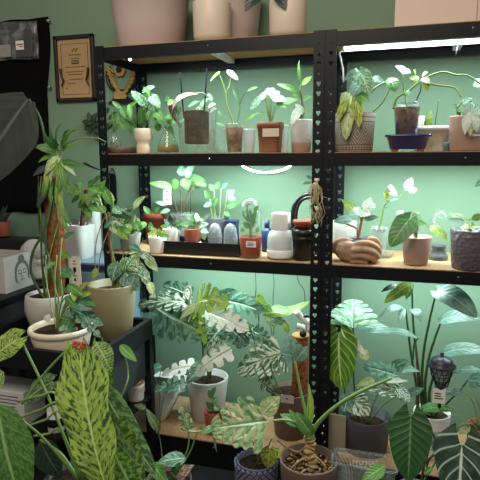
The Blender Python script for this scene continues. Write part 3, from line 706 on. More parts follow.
leaves(root, .055, 'lf_yellow', [(157, 234, 147, 234, 7), (158, 234, 165, 231, 6), (156, 233, 151, 227, 6, 'lf_cream'), (158, 234, 160, 228, 6), (159, 235, 170, 237, 5, 'lf_bright')], origin=o)
def dome(l, r, top, Y, zz, label):
    c = at((l+r)/2, top, Y); R = (r-l)/2/scl(c); h = c.z-zz
    root = thing('clear_dome', label, 'dome', (c.x, Y, zz), 'clear plastic domes in the black tray')
    link('dome', lathe(BM(), (c.x, Y, zz), [(R*1.02, 0), (R, .004), (R*.98, h*.55), (R*.86, h*.78), (R*.55, h*.94), (R*.12, h), (0, h)], 28), 'film', root)
    link('plug', lathe(BM(), (c.x, Y, zz), [(0, 0), (R*.8, 0), (R*.75, .03), (0, .033)], 20), 'concrete', root)
    leaf(root, (c_px(c)[0]-2, 233, Y-.005), (c_px(c)[0]+3, 227, Y-.01), 5, 'lf_mint')
def c_px(P):
    d = V(P)-CAM; q = d.dot(fw); return (240+F_PX*d.dot(rt)/q, 240-F_PX*d.dot(up)/q)
dome(207.5, 222, 223, .115, zt, 'clear plastic dome in the black tray, beside the trailing cream-edged leaves')
dome(223, 237.5, 223, .115, zt, 'clear plastic dome in the black tray, next to the glass cloche')
root, o, R = PT('dark_pot', 'dark grey pot with a clump of pale-stemmed leaves behind the domes', 'plant', 206, 229, 217, .27, z, .85, 'dark_grey')
for a, b_, c_ in ((211, 210, 199), (215, 214, 190), (219, 221, 188), (223, 227, 195), (212, 217, 200)): stem(root, [o+V(((a-217)/300, 0, -.005)), at((a+b_)/2, 207, .26), at(b_, c_, .26)], .003, 'stem_pale', .002)
leaves(root, .25, 'lf_green', [(210, 199, 204, 190, 6), (214, 191, 209, 184, 6), (221, 189, 228, 183, 6, 'lf_teal'), (227, 195, 235, 190, 8, 'lf_teal'), (218, 198, 212, 206, 6), (225, 206, 240, 203, 10, 'lf_green'), (224, 213, 231, 216, 6), (212, 203, 203, 207, 6, 'lf_teal'), (216, 189, 219, 181, 5), (206, 186, 200, 183, 5), (228, 198, 236, 199, 7, 'lf_teal')], origin=None)
root = thing('navy_box', 'dark navy plastic box behind the right clear dome', 'box', (at(232, 230, .25).x, .25, z)); A = at(232, 220, .25); link('body', boxb(A.x-.024, A.x+.024, .225, .275, z, A.z-.008, .003), 'navy_plastic', root, smooth=False); link('lid', boxb(A.x-.026, A.x+.026, .223, .277, A.z-.008, A.z, .002), 'navy_plastic', root, smooth=False)
# cloche
c = at(250.5, 252, .07); root = thing('glass_saucer', 'clear glass saucer under the terracotta pot with the cloche', 'saucer', (c.x, .065, z)); link('saucer', lathe(BM(), (c.x, .065, z), [(0, 0), (.042, 0), (.053, .012), (.051, .0125), (.041, .003), (0, .003)], 36), 'glass', root)
zz = z+.0035; root, o, R = PT('terracotta_pot', 'terracotta pot with a white label and a plant under a glass cloche', 'plant', 239, 262, 236, .065, zz, .86, 'terracotta', sd=.01)
card(root, (246, 256, 241, 247.5), .065-R-.0005, 'paper', 'label', strokes=lines(3, .25, .9))
leaves(root, .065, 'lf_green', [(250, 222, 242, 210, 6), (251, 222, 247, 205, 6, 'lf_teal'), (251, 224, 257, 210, 6), (249, 228, 243, 222, 6), (252, 226, 258, 222, 5, 'lf_teal'), (246, 208, 252, 204, 5, 'lf_dark'), (254, 212, 259, 206, 5), (244, 232, 241, 227, 4, 'lf_bright'), (256, 232, 260, 228, 4, 'lf_bright'), (249, 215, 244, 216, 6)], origin=o)
cl = at(250.5, 236, .065); h = at(250.5, 198, .065).z-cl.z
ch = thing('glass_cloche', 'tall clear glass cloche standing on the labelled terracotta pot', 'cloche', (cl.x, .065, cl.z+.001)); link('dome', lathe(BM(), (cl.x, .065, cl.z+.001), [(R*.98, 0), (R*1.0, .003), (R*.98, h*.62), (R*.88, h*.8), (R*.6, h*.94), (R*.2, h*.995), (0, h), (0, h-.0015), (R*.59, h*.93), (R*.95, h*.62), (R*.96, .003)], 36), 'glass', ch)
# humidifier
c = at(281, 240, .08); root = thing('humidifier', 'white round humidifier with a clear body and a square white block on top', 'appliance', (c.x, .08, z)); sc_ = scl(c); R = 14.2/sc_
link('base', lathe(BM(), (c.x, .08, z), [(0, .004), (R*.6, .004), (R*.62, 0), (R*.95, .004), (R*1.0, .012), (R*1.0, .034), (R*.96, .036), (0, .036)], 36), 'ceramic_white', root)
b = BM(); lathe(b, (c.x, .08, z), [(R*.96, .036), (R*.98, .05), (R*.95, .085), (R*.8, .104), (R*.62, .11), (0, .11)], 36); link('tank', b, 'frosted', root, label='cloudy clear tank')
link('core', lathe(BM(), (c.x, .08, z), [(0, .037), (R*.72, .037), (R*.72, .09), (R*.3, .1), (0, .1)], 24), 'ceramic_white', root)
link('block', box(BM(), (c.x, .08, z+.11+.034), (.066, .05, .066), None, .005), 'ceramic_white', root)
link('foot', lathe(BM(), (c.x, .08, z), [(0, 0), (R*.7, 0), (R*.72, .004), (0, .004)], 24), 'wood_disc', root)
root = thing('navy_bottle', 'dark navy bottle half hidden behind the humidifier and cloche', 'bottle', (at(267, 240, .2).x, .2, z)); A = at(267, 222, .2); link('body', lathe(BM(), (A.x, .2, z), [(0, 0), (.02, 0), (.022, .004), (.022, .085), (.012, .1), (0, .1)], 24), 'navy_plastic', root); link('cap', lathe(BM(), (A.x, .2, z+.1), [(0, 0), (.011, 0), (.011, .03), (0, .03)], 20), 'navy_plastic', root)
# black pot, its dish, the arch
A = at(304, 236, .07); R = 11.5/scl(A); h = A.z-z; root = thing('black_pot', 'glossy black straight pot beside the rack posts on the third shelf', 'pot', (A.x, .07, z)); add_pot(root, V((A.x, .07, z)), R*.93, R, h, 'black_plastic', 'lip', sd=.008)
zz = z+h+.0005; link('collar', lathe(BM(), (A.x, .07, z+h), [(R*.9, 0), (R*1.08, .002), (R*1.1, .022), (R*.9, .03), (R*.85, .03)], 30), 'black_plastic', root)
rz = z+h+.031; root = thing('terracotta_dish', 'little terracotta dish with dry tendrils on the black pot', 'dish', (A.x, .07, rz)); link('dish', lathe(BM(), (A.x, .07, rz), [(0, 0), (R*.75, 0), (R*.98, .022), (R*.98, .03), (R*.9, .03), (R*.7, .006), (0, .006)], 30), 'terracotta', root)
stem(root, [(306, 226, .06), (312, 230, .04), (308, 236, .035), (299, 234, .03), (294, 230, .035)], .001, 'dry_root', nm='tendril'); stem(root, [(300, 226, .05), (293, 228, .04), (297, 236, .035)], .001, 'dry_root', nm='tendril')
root = thing('black_arch', 'black curved double tube arch rising behind the black pot', 'arch', at(304, 245, .2))
for d_ in (0, 1): stem(root, [at(292+d_*3.5, 248, .18), at(292+d_*3.5, 222, .18), at(294+d_*3, 206+d_*2, .18), at(301+d_, 197+d_*3, .18), at(310, 194+d_*3.5, .18), at(319, 197+d_*3, .18), at(324-d_*2, 206, .18), at(326-d_*3, 222, .18), at(326-d_*3, 246, .18)], .0075, 'black_plastic', nm='tube', sides=10)
link('base_bar', boxb(at(291, 246, .18).x-.01, at(327, 246, .18).x+.01, .165, .195, z, z+.02, .003), 'black_plastic', root)
# hanging dry roots
root = thing('air_plant', 'tangle of dry beige roots hanging on the middle rack post', 'plant', at(316, 178, -.012))
link('hook', lathe(BM(), at(317, 181, -.008), [(0, 0), (.009, 0), (.009, .008), (0, .008)], 14), 'cream', root)
for i in range(22):
    x = random.uniform(311, 320); pts = [(316+random.uniform(-2, 2), 182, -.012)]
    n_ = random.randint(3, 6)
    for k in range(1, n_): pts.append((x+random.uniform(-4, 5), 182+k*8.5+random.uniform(-3, 3), -.014-random.uniform(0, .02)))
    stem(root, pts, .0014, 'dry_root', .0007, nm='root', sides=5)
stem(root, [(316, 190, -.015), (322, 196, -.02), (327, 198, -.02)], .0009, 'dry_root', nm='root', sides=5)
leaves(root, .02, 'lf_silver', [(312, 182, 302, 184, 4, 'lance'), (312, 180, 306, 175, 4, 'lance')])
# left plant in a grey pot
root, o, R = PT('potted_plant', 'grey concrete pot of bushy yellow-green leaves at the left end of the third shelf', 'plant', 119, 141, 233, .09, z, .8, 'concrete')
sp = []
for i in range(20):
    a = random.uniform(116, 148); b_ = random.uniform(213, 232); sp.append((a, b_, a+random.uniform(-9, 9), b_+random.uniform(-3, 9), random.uniform(6, 9), random.choice(['lf_bright', 'lf_lime', 'lf_cream', 'lf_green', 'lf_bright'])))
leaves(root, .07, 'lf_bright', sp, 'ovate', origin=o)
leaves(root, .05, 'lf_dark', [(124, 213, 108, 209, 9), (126, 211, 137, 205, 8), (120, 216, 105, 219, 8, 'lf_teal'), (133, 208, 146, 196, 8, 'lf_cream'), (118, 224, 110, 231, 9, 'lf_cream'), (116, 229, 124, 240, 8, 'lf_cream')], origin=o)

# ------------------------------------------------------------------ third shelf, right rack
# cupped stone hands
c = at(357, 252, .09); root = thing('stone_hands_planter', 'carved brown stone planter shaped like two cupped hands holding a pale plant', 'planter', (c.x, .09, z))
def hands():
    b = BM(); H = at(357, 240, .09).z-z; Rx = 21.5/scl(c)
    lathe(b, (c.x, .09, z), [(0, 0), (Rx*.62, 0), (Rx*.92, H*.18), (Rx*1.08, H*.5), (Rx*1.06, H*.85), (Rx*.97, H), (Rx*.74, H), (Rx*.7, H*.6), (0, H*.55)], 36, 1, .8)
    def fg(pts, r0_, r1_): tube(b, [at(*p) for p in pts], r0_, r1_, 10, 5); ball(b, at(*pts[-1]), (r1_*1.0,)*3); ball(b, at(*pts[0]), (r0_,)*3)
    fg([(357, 244, .034), (367, 243, .03), (375, 246, .045), (380, 252, .075)], .0125, .0095)   # four fingers wrapping round the right side
    fg([(354, 250, .026), (364, 249.5, .022), (373, 252, .034), (378, 257, .06)], .0125, .010)
    fg([(353, 256, .030), (362, 256, .026), (370, 258, .034), (375, 261, .055)], .0115, .0095)
    fg([(352, 261, .042), (360, 261.5, .038), (366, 263, .042)], .0095, .008)
    fg([(370, 239, .06), (376, 240, .065), (380, 245, .08)], .0115, .009)
    fg([(339, 241, .06), (344, 239.5, .052), (351, 241, .05)], .0115, .009)                        # thumb on the left
    fg([(333, 250, .085), (334, 245, .07), (338, 241, .062)], .014, .011)
    return b
o = link('hands', hands(), 'stone', root); m = o.modifiers.new('blend', 'REMESH'); m.mode = 'VOXEL'; m.voxel_size = .0032; m.use_smooth_shade = True; m2 = o.modifiers.new('soft', 'SMOOTH'); m2.iterations = 4
zc = at(357, 239, .09).z; link('inner_pot', lathe(BM(), (c.x-.004, .09, zc-.012), [(0, 0), (.048, 0), (.05, .016), (.046, .016), (.044, .008), (0, .008)], 30), 'dark_grey', root); link('soil', lathe(BM(), (c.x-.004, .09, zc-.004), [(0, .004), (.046, .002)], 24), 'soil', root)
o = V((c.x, .09, zc))
stem(root, [o, (360, 228, .08), (362, 219, .08), (366, 213, .08)], .007, 'stem_pink', .005); stem(root, [o, (357, 229, .07), (347, 224, .06), (341, 221, .05)], .004, 'stem_pink'); stem(root, [o, (361, 222, .08), (358, 212, .07)], .004, 'stem_pale')
leaf(root, (359, 216, .07), (341, 199, .05), 9, 'lf_lime', 'ovate', n=(-.4, -.6, .7)); leaf(root, (352, 219, .06), (333, 222, .03), 10, 'lf_silver', 'ovate'); leaf(root, (358, 214, .06), (347, 216, .03), 9, 'lf_silver'); leaf(root, (366, 211, .07), (371, 197, .06), 12, 'lf_white', 'ovate'); leaf(root, (360, 212, .06), (371, 215, .03), 12, 'lf_white', 'ovate'); leaf(root, (364, 219, .06), (379, 217, .05), 7, 'lf_silver'); leaf(root, (361, 213, .05), (353, 208, .03), 9, 'lf_white'); leaf(root, (369, 205, .07), (375, 208, .05), 8, 'lf_white')
root, o, R = PT('white_pot', 'plain white pot standing behind the stone hands', 'pot', 331, 357, 221, .29, z, .85, 'grey_white')
root, o, R = PT('cup_cutting', 'smoky clear cup with a bent stalk of cream leaves behind the stone hands', 'plant', 370.5, 388, 227, .2, z+.003, .8, 'film', sd=.01)
link('saucer', lathe(BM(), (o.x, .2, z), [(0, 0), (.05, 0), (.06, .012), (.058, .012), (.049, .003), (0, .003)], 30), 'glass', root)
stem(root, [o, (382, 216, .2), (384, 206, .2), (388, 201, .2), (396, 200, .2)], .004, 'stem_lime', .0025); stem(root, [(385, 205, .2), (389, 194, .2), (390, 188, .2)], .003, 'stem_lime', .002); stem(root, [(396, 200, .2), (404, 192, .18), (408, 186, .16)], .0012, 'stem_pale')
leaves(root, .18, 'lf_cream', [(388, 198, 383, 192, 6, 'lf_yellow'), (387, 194, 390, 186, 5), (389, 190, 397, 196, 7, 'lf_cream'), (388, 187, 395, 190, 6, 'lf_white'), (406, 190, 412, 178, 8, 'lf_white'), (408, 191, 417, 189, 7, 'lf_white'), (384, 208, 391, 203, 4, 'lf_teal'), (390, 201, 399, 199, 3, 'lf_teal')])
root, o, R = PT('tan_pot', 'tan-pink tapered pot with one large grooved heart leaf', 'plant', 402, 431.5, 236, .085, z, .78, 'tan_pink')
pl(root, o, (410, 219, .03), (390, 247, -.01), 25, 'lf_green', 'heart', n=(-.1, -.9, .35), arch=.1, fold=.05)
leaf(root, (430, 226, .06), (448, 240, .03), 11, 'lf_lime', 'ovate'); stem(root, [o, (417, 225, .06), (424, 224, .06), (430, 226, .06)], .002)
leaves(root, .06, 'lf_bright', [(413, 219, 419, 212, 8, 'lf_cream'), (416, 222, 428, 226, 7, 'lf_bright'), (412, 232, 418, 224, 8, 'lf_mint'), (402, 215, 398, 211, 8, 'lf_mint'), (420, 220, 414, 213, 6, 'lf_mint'), (417, 232, 411, 227, 6, 'lf_silver')], origin=o)
# little glass dome
c = at(438.5, 252, .2); root = thing('glass_dome', 'small clear glass dome over a dark base between the tan and the hammered pots', 'dome', (c.x, .2, z)); sx_ = scl(c); R = 9/sx_
link('base', lathe(BM(), (c.x, .2, z), [(0, 0), (R*.95, 0), (R, .004), (R*1.0, .018), (R*.9, .02), (R*.7, .04), (R*.8, .05), (R*.8, .055), (0, .056)], 28), 'dark_grey', root); h = at(437, 208, .2).z-z
link('dome', lathe(BM(), (c.x, .2, z), [(R*1.12, .0), (R*1.15, h*.6), (R*1.0, h*.82), (R*.6, h*.97), (0, h)], 28), 'glass', root)
root, o, R = PT('hammered_pot', 'large purple-grey hammered pot at the right edge of the third shelf', 'plant', 451.5, 492, 229, .06, z, .86, 'hammered')
leaves(root, .05, 'lf_silver', [(470, 224, 449, 213, 7, 'lance', 'lf_cream'), (466, 222, 447, 219, 6, 'lance'), (470, 226, 460, 228, 6, 'lf_cream'), (472, 220, 484, 214, 8, 'lf_bright'), (463, 224, 478, 220, 8, 'lf_mint'), (468, 227, 480, 226, 7, 'lf_cream'), (465, 221, 455, 213, 6)], origin=o)
leaf(root, (488, 178, .05), (474, 187, .03), 7, 'lf_teal', 'lance'); stem(root, [o+V((.04, 0, 0)), (489, 200, .05), (488, 178, .05)], .0018)
# ------------------------------------------------------------------ bottom shelf, left rack
z = ZC
NUP = (.1, -.55, .85)
# white tapered planter
c = at(158, 380, .13); R = 28/scl(c); h = c.z-z; root = thing('tapered_planter', 'tall white planter tapering steeply to its foot, at the left end of the bottom shelf', 'plant', (c.x, .13, z))
sq4 = squarish(5)
link('pot', lathe(BM(), (c.x, .13, z), [(0, 0), (R*.27, 0), (R*.3, .006), (R, h), (R-.006, h), (R*.85, h-.03), (0, h-.03)], 44, 1, .72, sq4), 'white_pot', root); link('soil', lathe(BM(), (c.x, .13, z), [(0, h-.02), (R*.88, h-.022)], 44, 1, .72, sq4), 'soil', root)
o = V((c.x+.03, .07, c.z-.02))
pl(root, o, (187, 384, .03), (153, 390, -.01), 21, 'lf_teal', 'monstera', n=NUP, lobes=5, gap=.34, r=.003)
pl(root, o, (197, 366, .10), (160, 372, .04), 20, 'lf_albo_w', 'monstera', n=(.1, -.6, .8), lobes=4, gap=.34, curl=.2, r=.003)
pl(root, o, (162, 366, .03), (146, 374, .0), 12, 'lf_teal', 'ovate', n=NUP); pl(root, o, (153, 376, .02), (146, 362, .0), 10, 'lf_bright', 'ovate', n=(0, -.9, .4), r=.002)
stem(root, [o, at(160, 396, -.02), at(159, 415, -.05), at(158, 440, -.05)], .0022, 'stem_dark', nm='aerial_root')
# grey-white pot with the big variegated split leaves
root, o, R = PT('monstera_plant', 'grey-white stone pot of large variegated split leaves on the bottom shelf', 'plant', 186, 228.5, 376, .205, z, .74, 'grey_white', th=.01, sd=.03)
stem(root, [o+V((-.03, .02, 0)), at(203, 350, .15), at(199, 325, .15), at(196, 300, .13)], .005, 'stem_green', .003)
stem(root, [o+V((-.01, .03, 0)), at(208, 350, .17), at(206, 320, .16), at(206, 305, .14)], .005, 'stem_green', .003)
stem(root, [o+V((.0, .03, 0)), at(214, 350, .19), at(222, 330, .2), at(226, 305, .2)], .005, 'stem_dark', .003)
leaf(root, (192, 303, .10), (136, 302, .02), 36, 'lf_albo', 'monstera', n=(.0, -.55, .85), lobes=6, gap=.34, cut=.25, curl=.1)
leaf(root, (158, 309, .12), (208, 336, .02), 58, 'lf_teal', 'monstera', n=(-.05, -.9, .4), lobes=5, gap=.34, cut=.22)
leaf(root, (150, 312, .16), (190, 330, .12), 40, 'lf_silver', 'heart', n=(-.1, -.9, .4))
leaf(root, (193, 297, .14), (162, 284, .10), 25, 'lf_teal', 'monstera', n=(.1, -.75, .6), lobes=4, gap=.34, cut=.2)
leaf(root, (200, 303, .06), (180, 319, .0), 10, 'lf_cream', 'ovate', n=(-.2, -.8, .5))
stem(root, [(189, 300, .08), (185, 296, .07), (185, 289, .07), (189, 286.5, .07), (191, 292, .07), (189, 300, .08)], .0042, 'paper', nm='curled_leaf')
leaf(root, (196, 306, .09), (229, 303, .03), 46, 'lf_lime', 'monstera', n=(.0, -.75, .65), lobes=5, gap=.34, cut=.2, arch=.25, curl=.1)
leaf(root, (197, 300, .07), (206, 345, .0), 22, 'lf_lime', 'monstera', n=(-.3, -.9, .2), lobes=5, gap=.34, cut=.2)
leaf(root, (204, 311, .07), (250, 331, .0), 32, 'lf_albo_w', 'monstera', n=(.1, -.75, .6), lobes=5, gap=.35, cut=.35)
leaf(root, (222, 300, .17), (265, 312, .1), 34, 'lf_teal', 'monstera', n=(.1, -.75, .6), lobes=5, gap=.3, cut=.4)
leaf(root, (218, 300, .18), (236, 290, .14), 16, 'lf_teal', 'heart', n=(.2, -.8, .5)); leaf(root, (205, 318, .1), (232, 328, .05), 26, 'lf_silver', 'monstera', n=(.0, -.8, .6), lobes=4)
leaf(root, (222, 326, .12), (204, 350, .05), 30, 'lf_albo', 'monstera', n=(.1, -.8, .5), lobes=5, gap=.34); leaf(root, (226, 324, .12), (248, 345, .06), 32, 'lf_teal', 'monstera', n=(.1, -.8, .5), lobes=5, gap=.34); leaf(root, (230, 326, .16), (262, 338, .1), 26, 'lf_albo', 'monstera', n=(0, -.8, .6), lobes=4, gap=.34)
leaf(root, (232, 348, .08), (192, 374, .0), 26, 'lf_albo_w', 'monstera', n=(.2, -.7, .7), lobes=4, gap=.34, curl=.25); stem(root, [o, at(214, 358, .1), at(232, 348, .08)], .004)
leaf(root, (206, 362, .1), (186, 384, .04), 16, 'lf_teal', 'ovate', n=(0, -.8, .5))
# second variegated plant in a brown pot with the coir pole
root, o, R = PT('monstera_plant', 'brown pot with a thick coir pole and striped split leaves beside the middle posts', 'plant', 271, 311, 389, .16, z, .8, 'terra_brown', th=.008)
pc = at(300.5, 336, .15); pb = V((pc.x-.002, .15, o.z)); link('coir_pole', tube(BM(), [pb, (pb+pc)/2+V((.002, 0, 0)), pc], .034, .033, 20), 'coir', root); link('pole_cap', lathe(BM(), pc, [(0, -.004), (.036, -.004), (.037, .004), (.034, .008), (0, .009)], 20), 'wood_disc', root)
base = o+V((-.03, -.04, 0))
stem(root, [base, at(266, 388, .08), at(275, 366, .07), at(281, 354, .06)], .0045, 'stem_dark', .003); leaf(root, (284, 353, .06), (236, 371, -.02), 46, 'lf_albo', 'monstera', n=(.05, -.7, .7), lobes=6, gap=.34, cut=.2, curl=.12)
leaf(root, (271, 360, .05), (262, 392, .0), 22, 'lf_albo', 'monstera', n=(-.2, -.9, .3), lobes=5, gap=.34)
stem(root, [base, at(262, 380, .12), at(259, 345, .14), at(259, 303, .14)], .004, 'stem_lime', .003); stem(root, [base, at(268, 360, .14), at(272, 340, .14), at(270, 322, .13)], .003, 'stem_lime', .002); stem(root, [base, at(262, 370, .12), at(255, 345, .1), at(250, 326, .1)], .003, 'stem_lime', .002)
leaf(root, (262, 308, .14), (260, 293, .11), 14, 'lf_lime', 'monstera', n=(0, -.8, .6), lobes=3); leaf(root, (258, 304, .14), (273, 312, .1), 12, 'lf_bright', 'ovate'); leaf(root, (266, 313, .12), (310, 301, .1), 12, 'lf_lime', 'oblong', n=(.1, -.6, .8), wave=.06, arch=-.12); leaf(root, (270, 308, .13), (290, 312, .09), 10, 'lf_bright', 'ovate', n=NUP)
leaf(root, (268, 316, .12), (276, 328, .08), 14, 'lf_mint', 'monstera', lobes=3); leaf(root, (272, 318, .12), (290, 326, .1), 8, 'lf_teal', 'lance'); leaf(root, (250, 322, .1), (244, 334, .07), 9, 'lf_bright', 'ovate'); leaf(root, (284, 322, .1), (289, 334, .09), 7, 'lf_lime')
leaf(root, (252, 330, .12), (272, 342, .08), 18, 'lf_teal', 'monstera', lobes=4); leaf(root, (250, 335, .14), (236, 348, .1), 18, 'lf_albo', 'monstera', lobes=4)
card(root, (280.5, 294, 394.5, 404), .16-R*.985, 'grey_white', 'label')
# small red pot
root, o, R = PT('terracotta_pot', 'little red plastic pot and saucer with one wavy green sprig on the bottom shelf', 'plant', 204, 222.5, 410, .088, z, .8, 'terracotta')
link('saucer', lathe(BM(), wpos(root), [(0, 0), (.034, 0), (.042, .01), (.04, .011), (.032, .003), (0, .003)], 30), 'terracotta', root)
stem(root, [o, at(213, 402, .085), at(212, 388, .085)], .0025, 'stem_green'); leaves(root, .08, 'lf_green', [(213, 408, 206, 402, 7), (213, 402, 219, 397, 7), (213, 398, 208, 390, 7), (212, 394, 216, 387, 6), (214, 410, 220, 407, 7)], n=(-.3, -.8, .4))
# white clip with black knob
A = at(303, 322, .075); root = thing('clip_fan', 'white plastic clip with a round black knob above the coir pole', 'clip', A)
b = BM(); tube(b, [at(297, 312, .06), at(301, 317, .07), at(307, 321, .07), at(312, 323, .05)], .0135, .011, 12); tube(b, [at(297, 326, .08), at(302, 327, .085), at(308, 329, .08), at(312, 329, .06)], .012, .009, 12); tube(b, [at(307, 321, .07), at(308, 329, .08)], .01, .01, 10); link('body', b, 'ceramic_white', root)
b = BM(); tube(b, [at(303, 334, .075), at(303, 334, .05)], .014, .012, 18); link('knob', b, 'black_plastic', root)
b = BM(); tube(b, [at(304, 316, .055), at(309, 316.5, .05)], .007, .005, 10); link('vent', b, 'black_plastic', root)
# hanging wires
for pts, lb in (([(254, 268, .3), (256, 285, .3), (255, 300, .3), (256, 318, .3)], 'thin dark wire hanging under the third shelf, leftmost of three'), ([(272, 269, .3), (274, 285, .3), (273, 300, .3), (274, 330, .3), (270, 350, .3)], 'thin dark wire hanging under the third shelf, middle one of three'), ([(295, 268, .28), (298, 280, .28), (304, 290, .28), (305, 303, .28)], 'thin dark wire hanging under the third shelf, next to the rack post')):
    P = [at(*q) for q in pts]; P[0].z = ZB-.013; ob = link('wire', tube(BM(), P, .0018, sides=6), 'wire', origin=P[0]); tag(ob, lb, 'wire', 'wires under the third shelf')

# ------------------------------------------------------------------ bottom shelf, right rack
root, o, R = PT('philodendron_plant', 'dark grey cylinder pot with mixed split and yellow-veined leaves, next to the middle posts', 'plant', 343.5, 390, 414, .13, z, .9, 'dark_grey', th=.008, sd=.045)
stem(root, [o+V((-.03, .02, -.01)), at(354, 385, .17), at(354, 350, .17), at(353, 328, .06)], .004, 'stem_dark', .003)
leaf(root, (353, 328, .06), (353, 299, .22), 50, 'lf_mint', 'monstera', n=(.0, -.6, .8), lobes=5, gap=.3, cut=.4, fold=.1); leaf(root, (356, 326, .15), (398, 334, .1), 15, 'lf_silver', 'ovate', n=NUP); leaf(root, (350, 322, .1), (329, 314, .04), 20, 'lf_mint', 'heart', n=NUP)
stem(root, [o+V((-.05, .0, -.01)), at(346, 400, .1), at(342, 360, .09), at(340, 332, .08)], .004, 'stem_green', .003)
leaf(root, (339, 333, .07), (342, 390, .0), 42, 'lf_yvein', 'heart', n=(-.25, -.95, .15), wave=.02); leaf(root, (341, 329, .07), (368, 358, .04), 9, 'lf_albo_w', 'ovate', n=(.2, -.7, .6)); leaf(root, (362, 352, .05), (368, 360, .03), 11, 'lf_cream', 'heart')
pl(root, o, (352, 398, .09), (369, 416, .04), 26, 'lf_albo', 'heart', n=(0, -.75, .65)); pl(root, o, (348, 396, .09), (344, 412, .04), 16, 'lf_teal', 'heart', n=NUP)
pl(root, o, (405, 391, .12), (354, 386, .05), 26, 'lf_albo', 'monstera', n=(.05, -.6, .8), lobes=5, gap=.35, r=.003); leaf(root, (375, 380, .08), (356, 386, .04), 9, 'lf_cream', 'ovate'); leaf(root, (398, 376, .12), (362, 366, .1), 26, 'lf_teal', 'monstera', n=(0, -.7, .7), lobes=5); pl(root, o, (385, 382, .08), (409, 381, .06), 5, 'lf_white', 'ovate', n=(0, -.7, .7)); leaf(root, (396, 388, .1), (410, 402, .06), 14, 'lf_albo', 'ovate', n=NUP)
leaf(root, (392, 368, .16), (408, 360, .14), 12, 'lf_teal', 'ovate')
# white pot with the tall plant
root, o, R = PT('tall_plant', 'white pot with tall green stems and broad drooping grey-green leaves against the wall', 'plant', 414, 450, 411, .17, z, .85, 'white_pot', h=None)
sp_ = [[(-.03, 417, 390), (0, 412, 360), (0, 408, 330), (0, 406, 309)], [(-.01, 420, 385), (0, 416, 350), (0, 413, 320), (0, 412, 286)], [(0, 422, 385), (0, 424, 350), (0, 430, 318), (0, 436, 293)], [(.01, 425, 390), (0, 428, 362), (0, 435, 338), (0, 441, 322)], [(.02, 429, 395), (0, 433, 378), (0, 437, 366), (0, 442, 355)]]
for i, s in enumerate(sp_):
    stem(root, [o+V((-.02+s[0][0], 0, -.01))]+[at(q[1], q[2], .17-.01*i) for q in s], .0065, 'stem_dark', .0035)
leaf(root, (411, 284, .15), (384, 303, .09), 13, 'lf_lime', 'oblong', n=(-.3, -.9, .3)); leaf(root, (410, 284, .15), (406, 300, .12), 8, 'lf_bright', 'ovate', n=(.2, -.9, .3)); leaf(root, (398, 285, .14), (381, 292, .1), 7, 'lf_dark', 'ovate', n=NUP)
leaf(root, (404, 308, .15), (378, 318, .08), 8, 'lf_silver', 'ovate', n=NUP, arch=.22); leaf(root, (404, 308, .15), (398, 324, .08), 7, 'lf_silver', 'ovate'); leaf(root, (412, 309, .14), (421, 322, .08), 10, 'lf_silver', 'ovate', n=NUP, arch=.2)
leaf(root, (418, 338, .14), (374, 332, .07), 11, 'lf_silver', 'ovate', n=(0, -.4, .95), arch=.1); stem(root, [at(413, 360, .16), at(414, 345, .15), at(418, 338, .14)], .003, 'stem_dark')
leaf(root, (437, 291, .14), (477, 318, .04), 27, 'lf_silver', 'oblong', n=(.1, -.7, .7), arch=.15); leaf(root, (441, 321, .13), (488, 319, .06), 19, 'lf_silver', 'oblong', n=(0, -.55, .85), arch=.12); leaf(root, (442, 354, .13), (490, 352, .06), 19, 'lf_silver', 'oblong', n=(0, -.5, .85), arch=.12)
leaf(root, (450, 372, .12), (484, 371, .07), 11, 'lf_silver', 'ovate', n=NUP, arch=.1); leaf(root, (468, 380, .1), (488, 383, .05), 17, 'lf_silver', 'ovate', n=(0, -.8, .6)); leaf(root, (402, 372, .13), (420, 372, .09), 9, 'lf_silver', 'ovate', n=NUP, arch=.15); leaf(root, (440, 392, .1), (468, 396, .05), 11, 'lf_silver', 'ovate', n=NUP, arch=.1); leaf(root, (425, 409, .1), (454, 411, .05), 13, 'lf_green', 'heart', n=NUP, arch=.1); leaf(root, (408, 394, .14), (424, 388, .12), 9, 'lf_silver', 'ovate')
stem(root, [o, at(442, 400, .1), at(440, 392, .1)], .003); stem(root, [o, at(424, 412, .1), at(425, 409, .1)], .003); stem(root, [o, at(448, 385, .13), at(450, 372, .12)], .003, 'stem_dark'); stem(root, [o+V((.01, 0, 0)), at(460, 390, .11), at(468, 380, .1)], .003, 'stem_dark')
stem(root, [at(417, 404, .15), at(418, 385, .15), at(417, 366, .15), at(415, 345, .15)], .007, 'stem_brown', .002, nm='sheath')
tg = card(root, (433, 445, 388, 404), .045, 'paper', 'tag', strokes=lines(3)); 
